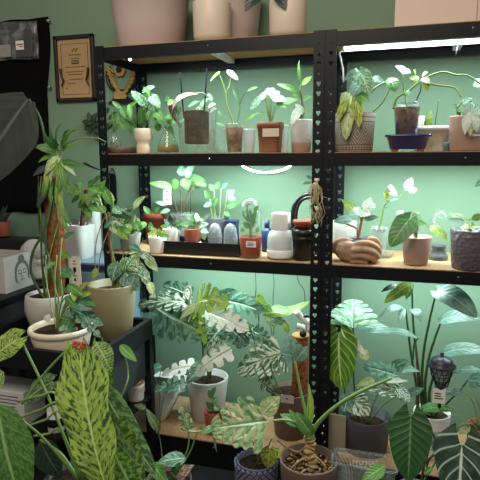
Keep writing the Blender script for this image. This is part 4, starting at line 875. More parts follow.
# solar torch
A = at(441.5, 367, .06); root = thing('solar_torch', 'dark purple plastic solar torch light with a domed cap and lattice cage', 'lamp', (A.x, .06, at(441, 408, .06).z)); s_ = scl(A); u_ = 1/s_
def TZ(py): return at(441, py, .06).z
link('cap', lathe(BM(), (A.x, .06, TZ(367)), [(0, 0), (11*u_, 0), (13.6*u_, .8*u_), (13.8*u_, 2.2*u_), (11.6*u_, 4*u_), (11.2*u_, 5*u_), (10.2*u_, 7.5*u_), (7.5*u_, 9.8*u_), (3*u_, 11.4*u_), (0, 11.8*u_)], 32), 'purple_black', root)
b = BM(); ball(b, (A.x, .06, TZ(354)), (2*u_, 2*u_, 1.8*u_)); link('finial', b, 'purple_black', root)
cg = BM(); zt_, zm_, zb_ = TZ(368), TZ(375), TZ(384)
for k in range(12):
    a = k/12*2*PI; f = lambda r, aa, z_: V((A.x+r*u_*math.cos(aa), .06+r*u_*math.sin(aa), z_))
    tube(cg, [f(10.5, a, zt_), f(9.5, a+.2, zm_), f(5, a+.4, zb_)], .0016, sides=5, n=3); tube(cg, [f(10.5, a, zt_), f(9.5, a-.2, zm_), f(5, a-.4, zb_)], .0016, sides=5, n=3)
for r, zz in ((10.2, TZ(371.5)), (9.5, zm_), (7.6, TZ(379.5))):
    tube(cg, [V((A.x+r*u_*math.cos(k/16*2*PI), .06+r*u_*math.sin(k/16*2*PI), zz)) for k in range(17)], .0015, sides=5, n=2)
link('cage', cg, 'purple_black', root)
link('light_core', lathe(BM(), (A.x, .06, zb_), [(0, 0), (4*u_, 0), (7*u_, 10*u_), (7*u_, 15*u_), (0, 15*u_)], 20), 'frosted', root)
link('handle', lathe(BM(), (A.x, .06, TZ(408)), [(0, 0), (1.6*u_, 0), (2.4*u_, 14*u_), (4*u_, 20*u_), (5.6*u_, 24*u_), (5.6*u_, 25.5*u_), (0, 25.5*u_)], 20), 'purple_black', root)
stem(root, [at(451, 370, .06), at(452, 375, .055), at(446, 383, .055), at(443, 388, .058)], .002, 'purple_black', nm='hook')
# tuft at the right edge
root, o, R = PT('grassy_plant', 'small brown pot with thin arching pale stems at the far right of the bottom shelf', 'plant', 468, 500, 425, .10, z, .8, 'bark')
for p in ([(476, 428, .08), (470, 418, .05), (458, 415, .02), (447, 416, .0)], [(478, 428, .08), (474, 405, .06), (466, 392, .05), (456, 384, .05)], [(480, 428, .08), (479, 405, .07), (474, 396, .06), (468, 388, .06)], [(478, 430, .07), (471, 424, .03), (462, 424, .01), (452, 430, .0)], [(482, 428, .08), (484, 400, .08), (480, 380, .08)]): stem(root, p, .003, 'stem_pale', .0012, nm='blade')
leaf(root, (458, 432, .05), (474, 430, .02), 9, 'lf_cream', 'ovate', n=NUP)
# beige card and clear box
A, B = at(328.5, 414, .04), at(345, 452, .04); ob = link('beige_card', boxb(A.x, B.x, .04, .046, z, A.z), 'beige_card', smooth=False, origin=((A.x+B.x)/2, .043, z)); tag(ob, 'plain beige card standing between the rack posts and the dark grey pot', 'card')

# ------------------------------------------------------------------ in front of the rack
BT = .14
root = thing('plant_bench', 'low black bench in front of the rack carrying the foreground pots', 'bench', (1.0, -.3, 0))
link('top', boxb(.32, 1.66, -.52, -.06, BT-.02, BT, .003), 'stand_black', root, smooth=False)
for x in (.36, 1.62):
    for y in (-.49, -.1): link('leg', boxb(x-.018, x+.018, y-.018, y+.018, 0, BT-.02), 'stand_black', root, smooth=False)
# clear plastic box
A, B = at(336, 449, -.11), at(396, 449, -.11); zc = A.z; root = thing('clear_box', 'clear plastic storage box with embossed front, before the dark grey pot', 'box', ((A.x+B.x)/2, -.18, BT))
b = BM(); x0, x1, y0, y1 = A.x, B.x, -.20, -.11
for c_, s_ in ((((x0+x1)/2, y0, (BT+zc)/2), (x1-x0, .002, zc-BT)), (((x0+x1)/2, y1, (BT+zc)/2), (x1-x0, .002, zc-BT)), ((x0, (y0+y1)/2, (BT+zc)/2), (.002, y1-y0, zc-BT)), ((x1, (y0+y1)/2, (BT+zc)/2), (.002, y1-y0, zc-BT)), (((x0+x1)/2, (y0+y1)/2, BT+.002), (x1-x0, y1-y0, .002))): box(b, c_, s_)
link('body', b, 'clear_plastic', root, smooth=False); b = BM(); box(b, ((x0+x1)/2, y0-.004, zc), (x1-x0+.016, .01, .006)); box(b, ((x0+x1)/2, y1+.004, zc), (x1-x0+.016, .01, .006)); box(b, (x0-.004, (y0+y1)/2, zc), (.01, y1-y0, .006)); box(b, (x1+.004, (y0+y1)/2, zc), (.01, y1-y0, .006)); link('rim', b, 'clear_plastic', root, smooth=False)
b = BM(); random.seed(3)
for k in range(9):
    q = at(350+k*3.2, 463, -.2); box(b, (q.x, y0-.0015, q.z), (.0022, .0015, .018 if k % 2 else .013)); box(b, (q.x+.003, y0-.0015, q.z+(.006 if k % 3 else -.005)), (.005, .0015, .0022))
link('embossing', b, 'frosted', root, smooth=False)
for k in range(5): stem(root, [at(337+k*2, 452, -.15), at(342+k*3, 458, -.17), at(346+k*3, 470, -.18), at(347+k*3, 486, -.18)], .0012, 'dry_root', .0008, nm='root')
# woody aroid pot
root, o, R = PT('aroid_plant', 'brown pot of bark chips with a corky stem and long stalks before the middle posts', 'plant', 279.5, 338, 458, -.2, BT, .86, 'terra_brown', th=.009, sd=.03)
pebbles(root, o+V((0, 0, .004)), R*.86, 80, 'bark', .0095); pebbles(root, o+V((0, 0, .006)), R*.8, 35, 'cork_stem', .008)
b = BM(); P = [o+V((.012, -.02, -.01)), at(313, 462, -.21), at(309, 452, -.21), at(311, 444, -.2), at(309, 436, -.2)]
tube(b, P, lambda f: .0165+.004*math.sin(f*52), sides=12, n=10); link('trunk', b, 'cork_stem', root)
stem(root, [o+V((-.0, -.03, 0)), at(305, 470, -.25), at(300, 474, -.26)], .004, 'cork_stem', nm='root'); stem(root, [at(310, 455, -.21), at(298, 462, -.24), at(292, 468, -.24)], .004, 'cork_stem', nm='root'); stem(root, [at(309, 452, -.21), at(322, 462, -.23), at(326, 470, -.23)], .0035, 'cork_stem', nm='root')
cr = at(310, 437, -.2); b = BM(); ball(b, cr, (.017, .016, .022)); link('crown', b, 'stem_green', root)
stem(root, [cr, at(306, 415, -.19), at(300, 388, -.17), at(295, 361, -.15)], .0075, 'stem_green', .004, sides=8); leaf(root, (295, 362, -.15), (288, 336, -.13), 30, 'lf_silver', 'monstera', n=(.1, -.75, .6), lobes=3, gap=.3, cut=.5, fold=.25); leaf(root, (296, 360, -.15), (308, 346, -.14), 13, 'lf_silver', 'ovate', n=(.3, -.7, .6))
stem(root, [cr, at(319, 422, -.2), at(338, 405, -.21), at(362, 391, -.22), at(392, 378, -.23)], .0085, 'stem_green', .005, sides=8)
leaf(root, (308, 432, -.2), (309, 383, -.17), 8, 'lf_lime', 'lance', n=(.5, -.8, .1), fold=.6); leaf(root, (311, 434, -.22), (296, 412, -.2), 14, 'lf_green', 'ovate', n=(.2, -.9, .3), fold=.35); leaf(root, (300, 427, -.21), (289, 409, -.2), 8, 'lf_bright', 'ovate', n=(.4, -.8, .3), fold=.4)
stem(root, [cr, at(298, 424, -.21), at(284, 420, -.24), at(273, 421, -.26)], .006, 'stem_green', .004, sides=8); leaf(root, (300, 426, -.2), (280, 414, -.18), 12, 'lf_green', 'ovate', n=NUP)
leaf(root, (268, 421, -.26), (209, 429, -.34), 62, 'lf_vmon', 'monstera', n=(.05, -.85, .5), lobes=5, gap=.24, cut=.14, arch=.08, sweep=.3)
leaf(root, (262, 414, -.25), (280, 396, -.23), 18, 'lf_cream', 'ovate', n=(.2, -.8, .5)); leaf(root, (216, 428, -.33), (217, 453, -.35), 12, 'lf_vmon', 'ovate', n=(-.8, -.5, .2)); leaf(root, (215, 427, -.33), (200, 434, -.36), 8, 'lf_green', 'ovate', n=NUP)
stem(root, [at(306, 447, -.2), at(298, 452, -.17), at(286, 447, -.14), at(278, 440, -.12)], .004, 'stem_pink', .003, nm='aerial_root')
# lilac honeycomb pot
def honey():
    t = NT('honeycomb'); b = t.n('ShaderNodeBsdfPrincipled'); t.l(b.outputs[0], t.out.inputs[0]); b.inputs['Roughness'].default_value = .5; b.inputs['Base Color'].default_value = srgb('8e8ba6'); MATS['honeycomb'] = t.m
honey()
root, o, R = PT('honeycomb_pot', 'lilac pot with raised triangle relief and thin pink stalks, left of the bark-chip pot', 'plant', 235.5, 277, 459, -.15, BT, .9, 'lilac_dark', th=.01, sd=.022)
b = BM(); cc = wpos(root); H = o.z+.022-BT; nr = 9
for r_ in range(nr):
    zz = H*(1-(r_+.9)/(nr+.5)); rr = R*(.9+.1*zz/H)
    for k in range(22):
        a = (k+.5*(r_ % 2))/22*2*PI; q = cc+V((rr*math.cos(a), rr*math.sin(a), zz))
        box(b, q, (.012, .012, .012), Matrix.Rotation(a, 3, 'Z') @ Matrix.Rotation(PI/4, 3, 'X'))
link('relief', b, 'lilac', root, smooth=False)
for p in ([(258, 461, -.15), (256, 450, -.15), (252, 440, -.15)], [(262, 462, -.15), (262, 448, -.15), (261, 430, -.17)], [(266, 461, -.15), (268, 448, -.16), (272, 438, -.17)]): stem(root, [o]+[at(*q) for q in p], .0028, 'stem_pink', .002)
pl(root, o, (270, 449, -.19), (268, 468, -.21), 18, 'lf_yellow', 'heart', n=(.1, -.8, .55)); leaf(root, (275, 450, -.18), (281, 458, -.2), 9, 'lf_yellow', 'heart')
# anthurium
root, o, R = PT('anthurium_plant', 'dark red pot with one big deep green quilted heart leaf at lower right', 'plant', 396, 434, 489, -.30, BT, .8, 'terra_brown')
leaf(root, (411, 417, -.33), (408, 481, -.36), 43, 'lf_deep', 'heart', n=(.0, -.95, .3), fold=.1, nu=20, nv=5, wave=.015, arch=.05); stem(root, [o+V((.02, 0, 0)), at(424, 466, -.29), at(436, 450, -.28), at(430, 428, -.29), at(412, 414, -.33)], .004, 'stem_brown', .003)
stem(root, [o+V((.03, 0, 0)), at(428, 462, -.28), at(440, 452, -.27)], .003, 'stem_brown'); leaf(root, (424, 473, -.3), (434, 468, -.32), 7, 'lf_bright', 'ovate', n=NUP); leaf(root, (432, 446, -.2), (446, 434, -.18), 20, 'lf_silver', 'heart', n=(.1, -.8, .6))
stem(root, [o, at(436, 460, -.22), at(432, 446, -.2)], .003, 'stem_dark')
# alocasia
root, o, R = PT('alocasia_plant', 'black pot with a dark leaf netted in pale veins at the lower right corner', 'plant', 438, 474, 488, -.33, BT, .8, 'black_plastic')
leaf(root, (462, 446, -.36), (458, 508, -.40), 58, 'lf_allocasia', 'arrow', n=(-.1, -.95, .35), fold=.08, nu=18, nv=5, wave=.02); stem(root, [o, at(466, 475, -.31), at(468, 455, -.31), at(462, 446, -.36)], .004, 'stem_dark')
# small bright leaf at the bottom
root, o, R = PT('seedling_pot', 'small black pot with one bright green leaf before the clear box', 'plant', 374, 396, 492, -.42, BT, .8, 'black_plastic')
pl(root, o, (385, 466, -.42), (361, 482, -.45), 15, 'lf_bright', 'ovate', n=(-.1, -.75, .65))
# bottom left small plant
root, o, R = PT('seedling_pot', 'dark pot with a curled leaf and young shoots, left of the honeycomb pot', 'plant', 146, 192, 478, -.3, BT, .8, 'terra_brown')
pl(root, o, (186, 458, -.31), (157, 463, -.36), 16, 'lf_teal', 'ovate', n=(0, -.6, .8)); pl(root, o, (152, 463, -.33), (168, 485, -.38), 14, 'lf_bright', 'ovate', n=(.3, -.8, .5)); pl(root, o, (176, 478, -.34), (190, 466, -.36), 14, 'lf_pink', 'ovate', n=(0, -.8, .6), curl=.2); pl(root, o, (172, 474, -.34), (181, 462, -.35), 7, 'lf_green', 'ovate')
stem(root, [o, at(185, 456, -.29), at(189, 440, -.28), at(188, 430, -.28)], .0035, 'stem_green', .0025); stem(root, [o+V((.01, 0, 0)), at(190, 452, -.28), at(195, 438, -.28), at(198, 431, -.28)], .0035, 'stem_green', .0025); stem(root, [at(188, 431, -.28), at(198, 432, -.28), at(210, 428, -.3)], .004, 'stem_pale', .003)
leaf(root, (190, 430, -.28), (180, 407, -.29), 17, 'lf_vmon', 'monstera', n=(.2, -.9, .3), lobes=4, gap=.34, curl=.15)
stem(root, [o+V((-.02, 0, 0)), at(161, 446, -.22), at(159, 430, -.2), at(163, 400, -.16), at(166, 390, -.14)], .0025, 'stem_dark', .002); leaf(root, (166, 390, -.14), (180, 382, -.15), 12, 'lf_teal', 'monstera', lobes=3, n=NUP)
leaf(root, (160, 432, -.2), (146, 408, -.18), 9, 'lf_speckle', 'ovate', n=(.3, -.8, .4)); leaf(root, (146, 408, -.18), (134, 405, -.18), 6, 'lf_speckle', 'ovate', n=(.3, -.8, .5))
# ------------------------------------------------------------------ left: on the wall
WY = WALL-.001
# black hanging cloth
b = BM(); A, B = at(-60, 17, WY), at(49, 213, WY); A.z = at(46, 18, WY).z; NX, NZ = 30, 24; G = []
for i in range(NX+1):
    col_ = []
    for j in range(NZ+1):
        fx, fz = i/NX, j/NZ; ex = at(49.5+1.5*math.sin(fz*11)-(.5 if fz < .4 else 0), 17+fz*196, WY).x
        x = A.x+(ex-A.x)*fx; zz = A.z+(B.z-A.z)*fz+(.004*math.sin(fx*20) if j in (0, NZ) else 0)
        y = WY-.012-.006*math.sin(fx*23+fz*3)-.004*math.sin(fz*17+fx*9)
        col_.append(b.verts.new((x, y, zz)))
    G.append(col_)
for i in range(NX):
    for j in range(NZ): b.faces.new((G[i][j], G[i+1][j], G[i+1][j+1], G[i][j+1]))
root = thing('wall_organizer', 'black hanging cloth with grommets and a clear pocket on the wall at upper left', 'organizer', ((A.x+B.x)/2, WY-.01, B.z))
o = link('cloth', b, 'black_cloth', root); m = o.modifiers.new('thick', 'SOLIDIFY'); m.thickness = .003
for p in ((47.5, 20.5), (48.5, 87)): 
    q = at(p[0], p[1], WY-.026); bb = BM(); tube(bb, [q, q+V((0, .014, 0))], .0075, sides=16); link('grommet', bb, 'steel', root)
A, B = at(-20, 19, WY-.035), at(38.5, 58, WY-.035); A.z = at(36, 20, WY-.035).z; bb = BM(); NX = 14; P = []
for i in range(NX+1):
    c0 = []
    for j in range(9):
        fx, fz = i/NX, j/8; c0.append(bb.verts.new((A.x+(B.x-A.x)*fx, WY-.03-.02*math.sin(PI*fx)*math.sin(PI*min(1, fz*1.3+.1))-.003*math.sin(fx*19+fz*8), A.z+(B.z-A.z)*(fz+.015*math.sin(fx*9)))))
    P.append(c0)
for i in range(NX):
    for j in range(8): bb.faces.new((P[i][j], P[i+1][j], P[i+1][j+1], P[i][j+1]))
o = link('clear_pocket', bb, 'clear_plastic', root); m = o.modifiers.new('t', 'SOLIDIFY'); m.thickness = .0015
sa = thing('sachet', 'dark sachet with a small white label in the clear wall pocket', 'packet', at(26, 56, WY-.04)); A, B = at(14, 30, WY-.038), at(33, 57, WY-.038)
link('packet', boxb(A.x, B.x, WY-.04, WY-.032, B.z, A.z, .003), 'dark_grey', sa, smooth=False); card(sa, (15.5, 24, 41, 49.5), WY-.043, 'paper', 'label', strokes=[(.1, .9, .35, .5), (.45, .9, .6, .7)], ink='terracotta')
sa = thing('sachet', 'pale silver sachet at the left edge of the clear wall pocket', 'packet', at(2, 56, WY-.04)); A, B = at(-12, 46, WY-.038), at(11, 57, WY-.038); link('packet', boxb(A.x, B.x, WY-.04, WY-.032, B.z, A.z, .003), 'concrete', sa, smooth=False)
# certificate
TL, TR, BL, BR = at(54.5, 37, WY), at(95, 35, WY), at(58.5, 102.5, WY), at(97, 101, WY); x0, x1, z1, z0 = (TL.x+BL.x)/2, (TR.x+BR.x)/2, TL.z, BL.z
root = thing('certificate_frame', 'dark framed tan certificate on the green wall left of the rack', 'frame', ((x0+x1)/2, WY, z0))
b = BM(); fwid = .018; cx = (x0+x1)/2
box(b, (cx, WY-.01, z1-fwid/2), (x1-x0, .018, fwid), None, .003); box(b, (cx, WY-.01, z0+fwid/2), (x1-x0, .018, fwid), None, .003); box(b, (x0+fwid/2, WY-.01, (z0+z1)/2), (fwid, .018, z1-z0), None, .003); box(b, (x1-fwid/2, WY-.01, (z0+z1)/2), (fwid, .018, z1-z0), None, .003)
link('frame', b, 'frame_dark', root, smooth=False); sheet = link('sheet', boxb(x0+.012, x1-.012, WY-.008, WY-.004, z0+.012, z1-.012), 'gold_matt', root, smooth=False)
w_, h_ = x1-x0, z1-z0; b = BM(); yy = WY-.0088
def mk(f0, f1, g0, g1): box(b, (x0+w_*(f0+f1)/2, yy, z1-h_*(g0+g1)/2), (w_*abs(f1-f0), .001, h_*abs(g1-g0)))
mk(.16, .84, .125, .131); mk(.16, .84, .885, .892); mk(.16, .172, .13, .89); mk(.828, .84, .13, .89)
for k, (f0, f1, g) in enumerate(((.36, .66, .295), (.4, .62, .345), (.25, .78, .475), (.28, .72, .545), (.33, .68, .585), (.35, .68, .66), (.3, .5, .72), (.24, .3, .79))):
    x = f0
    while x < f1:
        l_ = random.uniform(.02, .05); mk(x, min(f1, x+l_), g-.007-(.006 if k == 0 else 0), g+.007); x += l_+.015
for f0, g in ((.44, .23), (.48, .21), (.52, .235), (.55, .205)): mk(f0, f0+.04, g-.012, g+.012)
link('print', b, 'ink_brown', sheet, smooth=False); b = BM(); mk(.42, .6, .375, .43); link('badge', b, 'ink', sheet, smooth=False); b = BM(); yy = WY-.0094
for k in range(5): mk(.445+k*.029, .462+k*.029, .388, .417)
link('badge_text', b, 'gold_matt', sheet, smooth=False)
for p in (((.16, .23), (.57, .72)), ((.86, .8), (.6, .75))):
    b = BM(); pts = [V((x0+w_*p[0][0], WY-.02, z1-h_*.5)), V((x0+w_*(p[0][0]+p[0][1])/2, WY-.022, z1-h_*.63)), V((x0+w_*p[0][1], WY-.02, z1-h_*.68)), V((x0+w_*p[0][0], WY-.02, z1-h_*.76))]
    tube(b, pts, .006, .003, 8); link('corner_ornament', b, 'frame_dark', root)
# winged plaque
q = at(122.5, 84, WY); s_ = scl(q); root = thing('winged_plaque', 'black and gold winged award plaque on the wall behind the left rack', 'plaque', at(122, 105, WY))
def pq(px, py, d=.01): return at(px, py, WY-d)
b = BM(); tube(b, [pq(109, 66), pq(107, 76), pq(110, 86), pq(118, 92), pq(122, 93)], .008, .008, 8); tube(b, [pq(136, 68), pq(138, 76), pq(134, 86), pq(127, 92), pq(122, 93)], .008, .008, 8); tube(b, [pq(111, 64), pq(116, 60), pq(123, 62), pq(130, 60), pq(134, 65)], .006, .006, 8)
box(b, pq(122, 93, .004), (.03, .012, .03)); link('backing', b, 'black_plastic', root)
for sg, X in ((-1, 106), (1, 138)):
    b = BM()
    for k in range(7):
        f = k/6; ax = X-sg*(10*f**1.6); ay = 66+25*f-1; bx = ax-sg*(8-1*f); by = ay+8-3*f
        tube(b, [pq(ax, ay, .018), pq((ax+bx)/2-sg*.5, (ay+by)/2+1, .02), pq(bx, by, .016)], .0065, .0025, 8, 4)
    link('wing', b, 'gold', root)
def hexa(px, py, r, d0, d1, n=6):
    b = BM(); c_ = pq(px, py, 0); a = [b.verts.new((c_.x+r*math.cos(k/n*2*PI), WY-d0, c_.z+r*math.sin(k/n*2*PI))) for k in range(n)]; bb_ = [b.verts.new((c_.x+r*math.cos(k/n*2*PI), WY-d1, c_.z+r*math.sin(k/n*2*PI))) for k in range(n)]
    b.faces.new(bb_); b.faces.new(a[::-1])
    for k in range(n): b.faces.new((a[k], a[(k+1) % n], bb_[(k+1) % n], bb_[k]))
    return b
link('badge', hexa(121, 71, .029, .002, .014), 'gold', root, smooth=False); link('badge_center', hexa(120.5, 70, .016, .014, .018), 'black_plastic', root, smooth=False)
A, B = pq(115, 92), pq(127, 99); link('nameplate', boxb(A.x, B.x, WY-.022, WY-.002, B.z, A.z, .002), 'gold', root, smooth=False)
b = BM(); A, B, C_ = pq(108, 103.5), pq(136, 103), pq(122, 92)
fv = [b.verts.new((p.x, WY-.016, p.z)) for p in (A, B, C_)]; bv = [b.verts.new((p.x, WY-.001, p.z)) for p in (A, B, C_)]; b.faces.new(fv); b.faces.new(bv[::-1])
for k in range(3): b.faces.new((fv[k], fv[(k+1) % 3], bv[(k+1) % 3], bv[k]))
link('plinth', b, 'black_plastic', root, smooth=False)
# black pouch on the wall
root = thing('black_pouch', 'rounded black pouch hanging on the wall just right of the left rack post', 'pouch', at(112, 206, WY-.02)); b = BM(); A = at(111.5, 189, WY-.022); box(b, A, (.05, .034, .15), None, .016); link('body', b, 'black_cloth', root); stem(root, [at(109, 174, WY-.02), at(112, 168, WY-.001), at(115, 174, WY-.02)], .003, 'black_plastic', nm='loop')
# dark sprig behind the left post
root = thing('dark_sprig', 'dark leafy sprig against the wall behind the left rack post, below the certificate', 'plant', at(92, 125, WY-.02)); stem(root, [at(92, 134, WY+.001), at(92, 124, WY-.02), at(90, 116, WY-.02)], .003, 'stem_dark')
leaves(root, WY-.03, 'lf_dark', [(92, 124, 82, 121, 7), (92, 122, 98, 112, 7), (91, 121, 88, 112, 6), (92, 126, 84, 130, 7), (93, 128, 102, 134, 7), (93, 126, 101, 122, 7), (94, 130, 97, 140, 6)], jit=.008)
# ------------------------------------------------------------------ left: console, Buddha box, bust
CX, CZ = -.375, .8
root = thing('console_table', 'dark grey console table at the left edge carrying the face-printed box', 'table', (-.8, .1, 0))
link('top', boxb(-1.3, CX, -.35, .385, CZ-.025, CZ, .002), 'stand_black', root, smooth=False); link('body', boxb(-1.28, CX-.012, -.33, .38, .12, CZ-.025), 'stand_panel', root, smooth=False)
for x in (-1.26, CX-.03):
    for y in (-.31, .36): link('leg', boxb(x-.015, x+.015, y-.015, y+.015, 0, .12), 'stand_black', root, smooth=False)
BX, y0, y1, hb = -.43, -.085, .10, .155
root = thing('printed_box', 'open white square box printed with a serene carved face, on the console', 'box', (BX-.095, 0, CZ))
b = BM(); t_ = .008
for c_, s_ in (((BX-t_/2, (y0+y1)/2, CZ+hb/2), (t_, y1-y0, hb)), ((BX-.19+t_/2, (y0+y1)/2, CZ+hb/2), (t_, y1-y0, hb)), ((BX-.095, y0+t_/2, CZ+hb/2), (.19-2*t_, t_, hb)), ((BX-.095, y1-t_/2, CZ+hb/2), (.19-2*t_, t_, hb)), ((BX-.095, (y0+y1)/2, CZ+.004), (.19-2*t_, y1-y0-2*t_, .008))): box(b, c_, s_)
bx = link('box', b, 'grey_white', root, smooth=False)
# printed face: thin raised shapes on the right-hand side
def face_shape(y, z_, ry, rz, d, mat, nm='print'):
    bb = BM(); n = 24; v = [bb.verts.new((BX+d, y+ry*math.cos(k/n*2*PI), z_+rz*math.sin(k/n*2*PI))) for k in range(n)]; u_ = [bb.verts.new((BX, y+ry*math.cos(k/n*2*PI), z_+rz*math.sin(k/n*2*PI))) for k in range(n)]
    bb.faces.new(v)
    for k in range(n): bb.faces.new((u_[k], u_[(k+1) % n], v[(k+1) % n], v[k]))
    return bb
fy, fz = .025, CZ+.068
bb = face_shape(fy, fz+.012, .047, .05, .0006, 0); 
link('print', bb, 'ink_grey', bx, smooth=False); link('print', face_shape(fy, fz+.066, .02, .018, .0007, 0), 'ink_grey', bx, smooth=False)
link('print', face_shape(fy, fz-.004, .036, .05, .0011, 0), 'grey_white', bx, smooth=False)
b = BM()
for sg in (-1, 1):
    for k in range(3): pass
    tube(b, [V((BX+.0015, fy+sg*.006, fz+.012)), V((BX+.0015, fy+sg*.016, fz+.018)), V((BX+.0015, fy+sg*.028, fz+.013))], .0016, sides=5); tube(b, [V((BX+.0015, fy+sg*.007, fz+.004)), V((BX+.0015, fy+sg*.016, fz+.0)), V((BX+.0015, fy+sg*.026, fz+.005))], .0022, sides=5)
    tube(b, [V((BX+.0015, fy+sg*.041, fz+.012)), V((BX+.0015, fy+sg*.044, fz-.01)), V((BX+.0015, fy+sg*.04, fz-.03))], .003, sides=5)
tube(b, [V((BX+.0015, fy-.004, fz+.012)), V((BX+.0015, fy-.007, fz-.012)), V((BX+.0015, fy, fz-.016)), V((BX+.0015, fy+.007, fz-.012))], .0014, sides=5)
tube(b, [V((BX+.0015, fy-.014, fz-.028)), V((BX+.0015, fy-.004, fz-.026)), V((BX+.0015, fy, fz-.028)), V((BX+.0015, fy+.004, fz-.026)), V((BX+.0015, fy+.014, fz-.028))], .002, sides=5)
link('print', b, 'ink_grey', bx)
# white bust
c = at(36, 270, .22); root = thing('white_bust', 'glossy white head-shaped bust behind the printed box', 'bust', (c.x, .22, CZ)); s_ = scl(c)
def B_(px, py, d=.22): return at(px, py, d)
b = BM(); ball(b, B_(34, 249), (.058, .05, .05)); ball(b, B_(31, 258), (.05, .045, .06)); ball(b, B_(40, 254), (.022, .03, .03)); ball(b, B_(43, 253.5), (.01, .012, .012)); ball(b, B_(40.5, 262), (.02, .024, .02)); ball(b, B_(42.3, 259.5), (.006, .012, .004)); ball(b, B_(42, 262.5), (.006, .012, .004))
tube(b, [B_(32, 258), B_(33, 268), B_(34, 274)], .038, .05, 16); lathe(b, V((c.x, .22, CZ)), [(0, 0), (.062, 0), (.07, .012), (.064, .035), (.045, .05), (0, .06)], 24); tube(b, [B_(26, 246), B_(24, 256), B_(27, 268)], .02, .03, 10)
o = link('head', b, 'ceramic_white', root); m = o.modifiers.new('blend', 'REMESH'); m.mode = 'VOXEL'; m.voxel_size = .004; m.use_smooth_shade = True; m2 = o.modifiers.new('soft', 'SMOOTH'); m2.iterations = 5
# black box and red pot at the edge
A, B = at(-22, 236, .32), at(34, 236, .32); root = thing('black_box', 'plain black box behind the printed box under a dark red pot', 'box', ((A.x+B.x)/2, .32, CZ)); link('body', boxb(A.x, B.x, .26, .37, CZ, A.z, .004), 'black_plastic', root, smooth=False)
c = at(1, 224, .32); root = thing('red_pot', 'dark red pot with dark leaves at the left picture edge', 'plant', (c.x, .32, at(0, 236, .32).z+.0005)); add_pot(root, wpos(root), .038, .046, .075, 'terracotta'); o = wpos(root)+V((0, 0, .06)); leaves(root, .3, 'lf_dark', [(2, 222, 4, 206, 6), (0, 222, -6, 210, 6), (4, 222, 12, 212, 6), (1, 222, 8, 205, 5)], origin=o)
# ------------------------------------------------------------------ left: blue-grey cabinet, white planter, bottle
A, B = at(68, 262, .08), at(106, 262, .08); kz = .92
root = thing('blue_cabinet', 'blue-grey cabinet between the coir pole and the left rack post', 'cabinet', ((A.x+B.x)/2, .2, 0)); link('body', boxb(A.x, -.02, .08, .36, 0, kz, .004), 'cool_blue', root, smooth=False); dr = link('door', boxb(A.x+.012, -.03, .07, .079, .04, kz-.04, .003), 'cool_blue', root, smooth=False); link('trim', boxb(A.x+.05, -.0205, .066, .0798, kz-.03, kz-.006, .002), 'navy_plastic', root, smooth=False)
b = BM(); ball(b, (A.x+.03, .066, .62), (.008, .006, .008)); link('knob', b, 'steel', dr)
c = at(77.5, 224, .17); R = 15.5/scl(c); root = thing('white_planter', 'white square planter with a knotty stem and yellow-green leaves on the blue-grey cabinet', 'plant', (c.x, .17, kz)); h = c.z-kz
add_pot(root, V((c.x, .17, kz)), R*.75, R*.92, h, 'white_pot', sq=squarish(6), seg=40); o = V((c.x, .17, kz+h-.02))
stem(root, [o+V((.02, 0, 0)), (83, 215, .16), (84, 202, .16), (86, 190, .16)], .012, 'stem_brown', .008); stem(root, [(85, 215, .15), (90, 205, .15), (93, 196, .15)], .005, 'stem_lime'); stem(root, [o+V((.03, 0, 0)), at(88, 222, .14), at(91, 205, .13)], .004, 'stem_pale')
card(root, (71, 79, 219, 225), .13, 'concrete', 'tag'); 
leaves(root, .14, 'lf_bright', [(82, 190, 66, 196, 8, 'lf_lime'), (84, 187, 72, 182, 7), (86, 188, 76, 190, 8, 'lf_cream'), (88, 186, 96, 180, 8), (90, 190, 104, 187, 8), (88, 194, 82, 204, 9, 'lf_lime'), (92, 196, 102, 203, 9), (86, 200, 78, 208, 8), (90, 204, 100, 212, 9), (86, 208, 92, 218, 8), (94, 182, 102, 176, 7, 'lf_green'), (92, 188, 93, 200, 8, 'lf_cream'), (80, 196, 71, 203, 7), (96, 192, 108, 194, 7), (84, 204, 86, 214, 7)])
root = thing('white_bottle', 'tall white bottle behind the white planter, next to the left rack post', 'bottle', (at(96, 240, .3).x, .3, kz)); h = at(96, 198, .3).z-kz; link('body', lathe(BM(), wpos(root), [(0, 0), (.024, 0), (.026, .004), (.026, h*.8), (.018, h*.9), (0, h*.9)], 24), 'ceramic_white', root); link('cap', lathe(BM(), wpos(root), [(0, h*.9), (.015, h*.9), (.015, h), (0, h)], 20), 'ceramic_white', root)
# ------------------------------------------------------------------ left: black plant stand and its pots
SX0, SX1, SY0, SY1, SZ, RZ = -.31, .222, -.46, -.022, .672, .727
root = thing('plant_stand', 'black metal plant stand with a raised rim, left of the rack', 'stand', ((SX0+SX1)/2, (SY0+SY1)/2, 0)); pw = .028
for x in (SX0, SX1-pw):
    for y in (SY0, SY1-pw): link('leg', boxb(x, x+pw, y, y+pw, 0, RZ), 'stand_black', root, smooth=False)
link('top_tray', boxb(SX0+.004, SX1-.004, SY0+.004, SY1-.004, SZ-.015, SZ), 'stand_black', root, smooth=False)
for y in (SY0, SY1-.02): link('rail', boxb(SX0+pw, SX1-pw, y, y+.02, SZ-.02, RZ), 'stand_black', root, smooth=False)
for x in (SX0, SX1-.02): link('rail', boxb(x, x+.02, SY0+pw, SY1-pw, SZ-.02, RZ), 'stand_black', root, smooth=False)
LZ = .41; link('lower_tray', boxb(SX0+.004, SX1-.004, SY0+.004, SY1-.004, LZ-.015, LZ), 'stand_black', root, smooth=False)
link('side_panel', boxb(SX1-.018, SX1-.012, SY0+.04, SY1-.05, LZ+.09, SZ-.03), 'stand_panel', root, smooth=False)
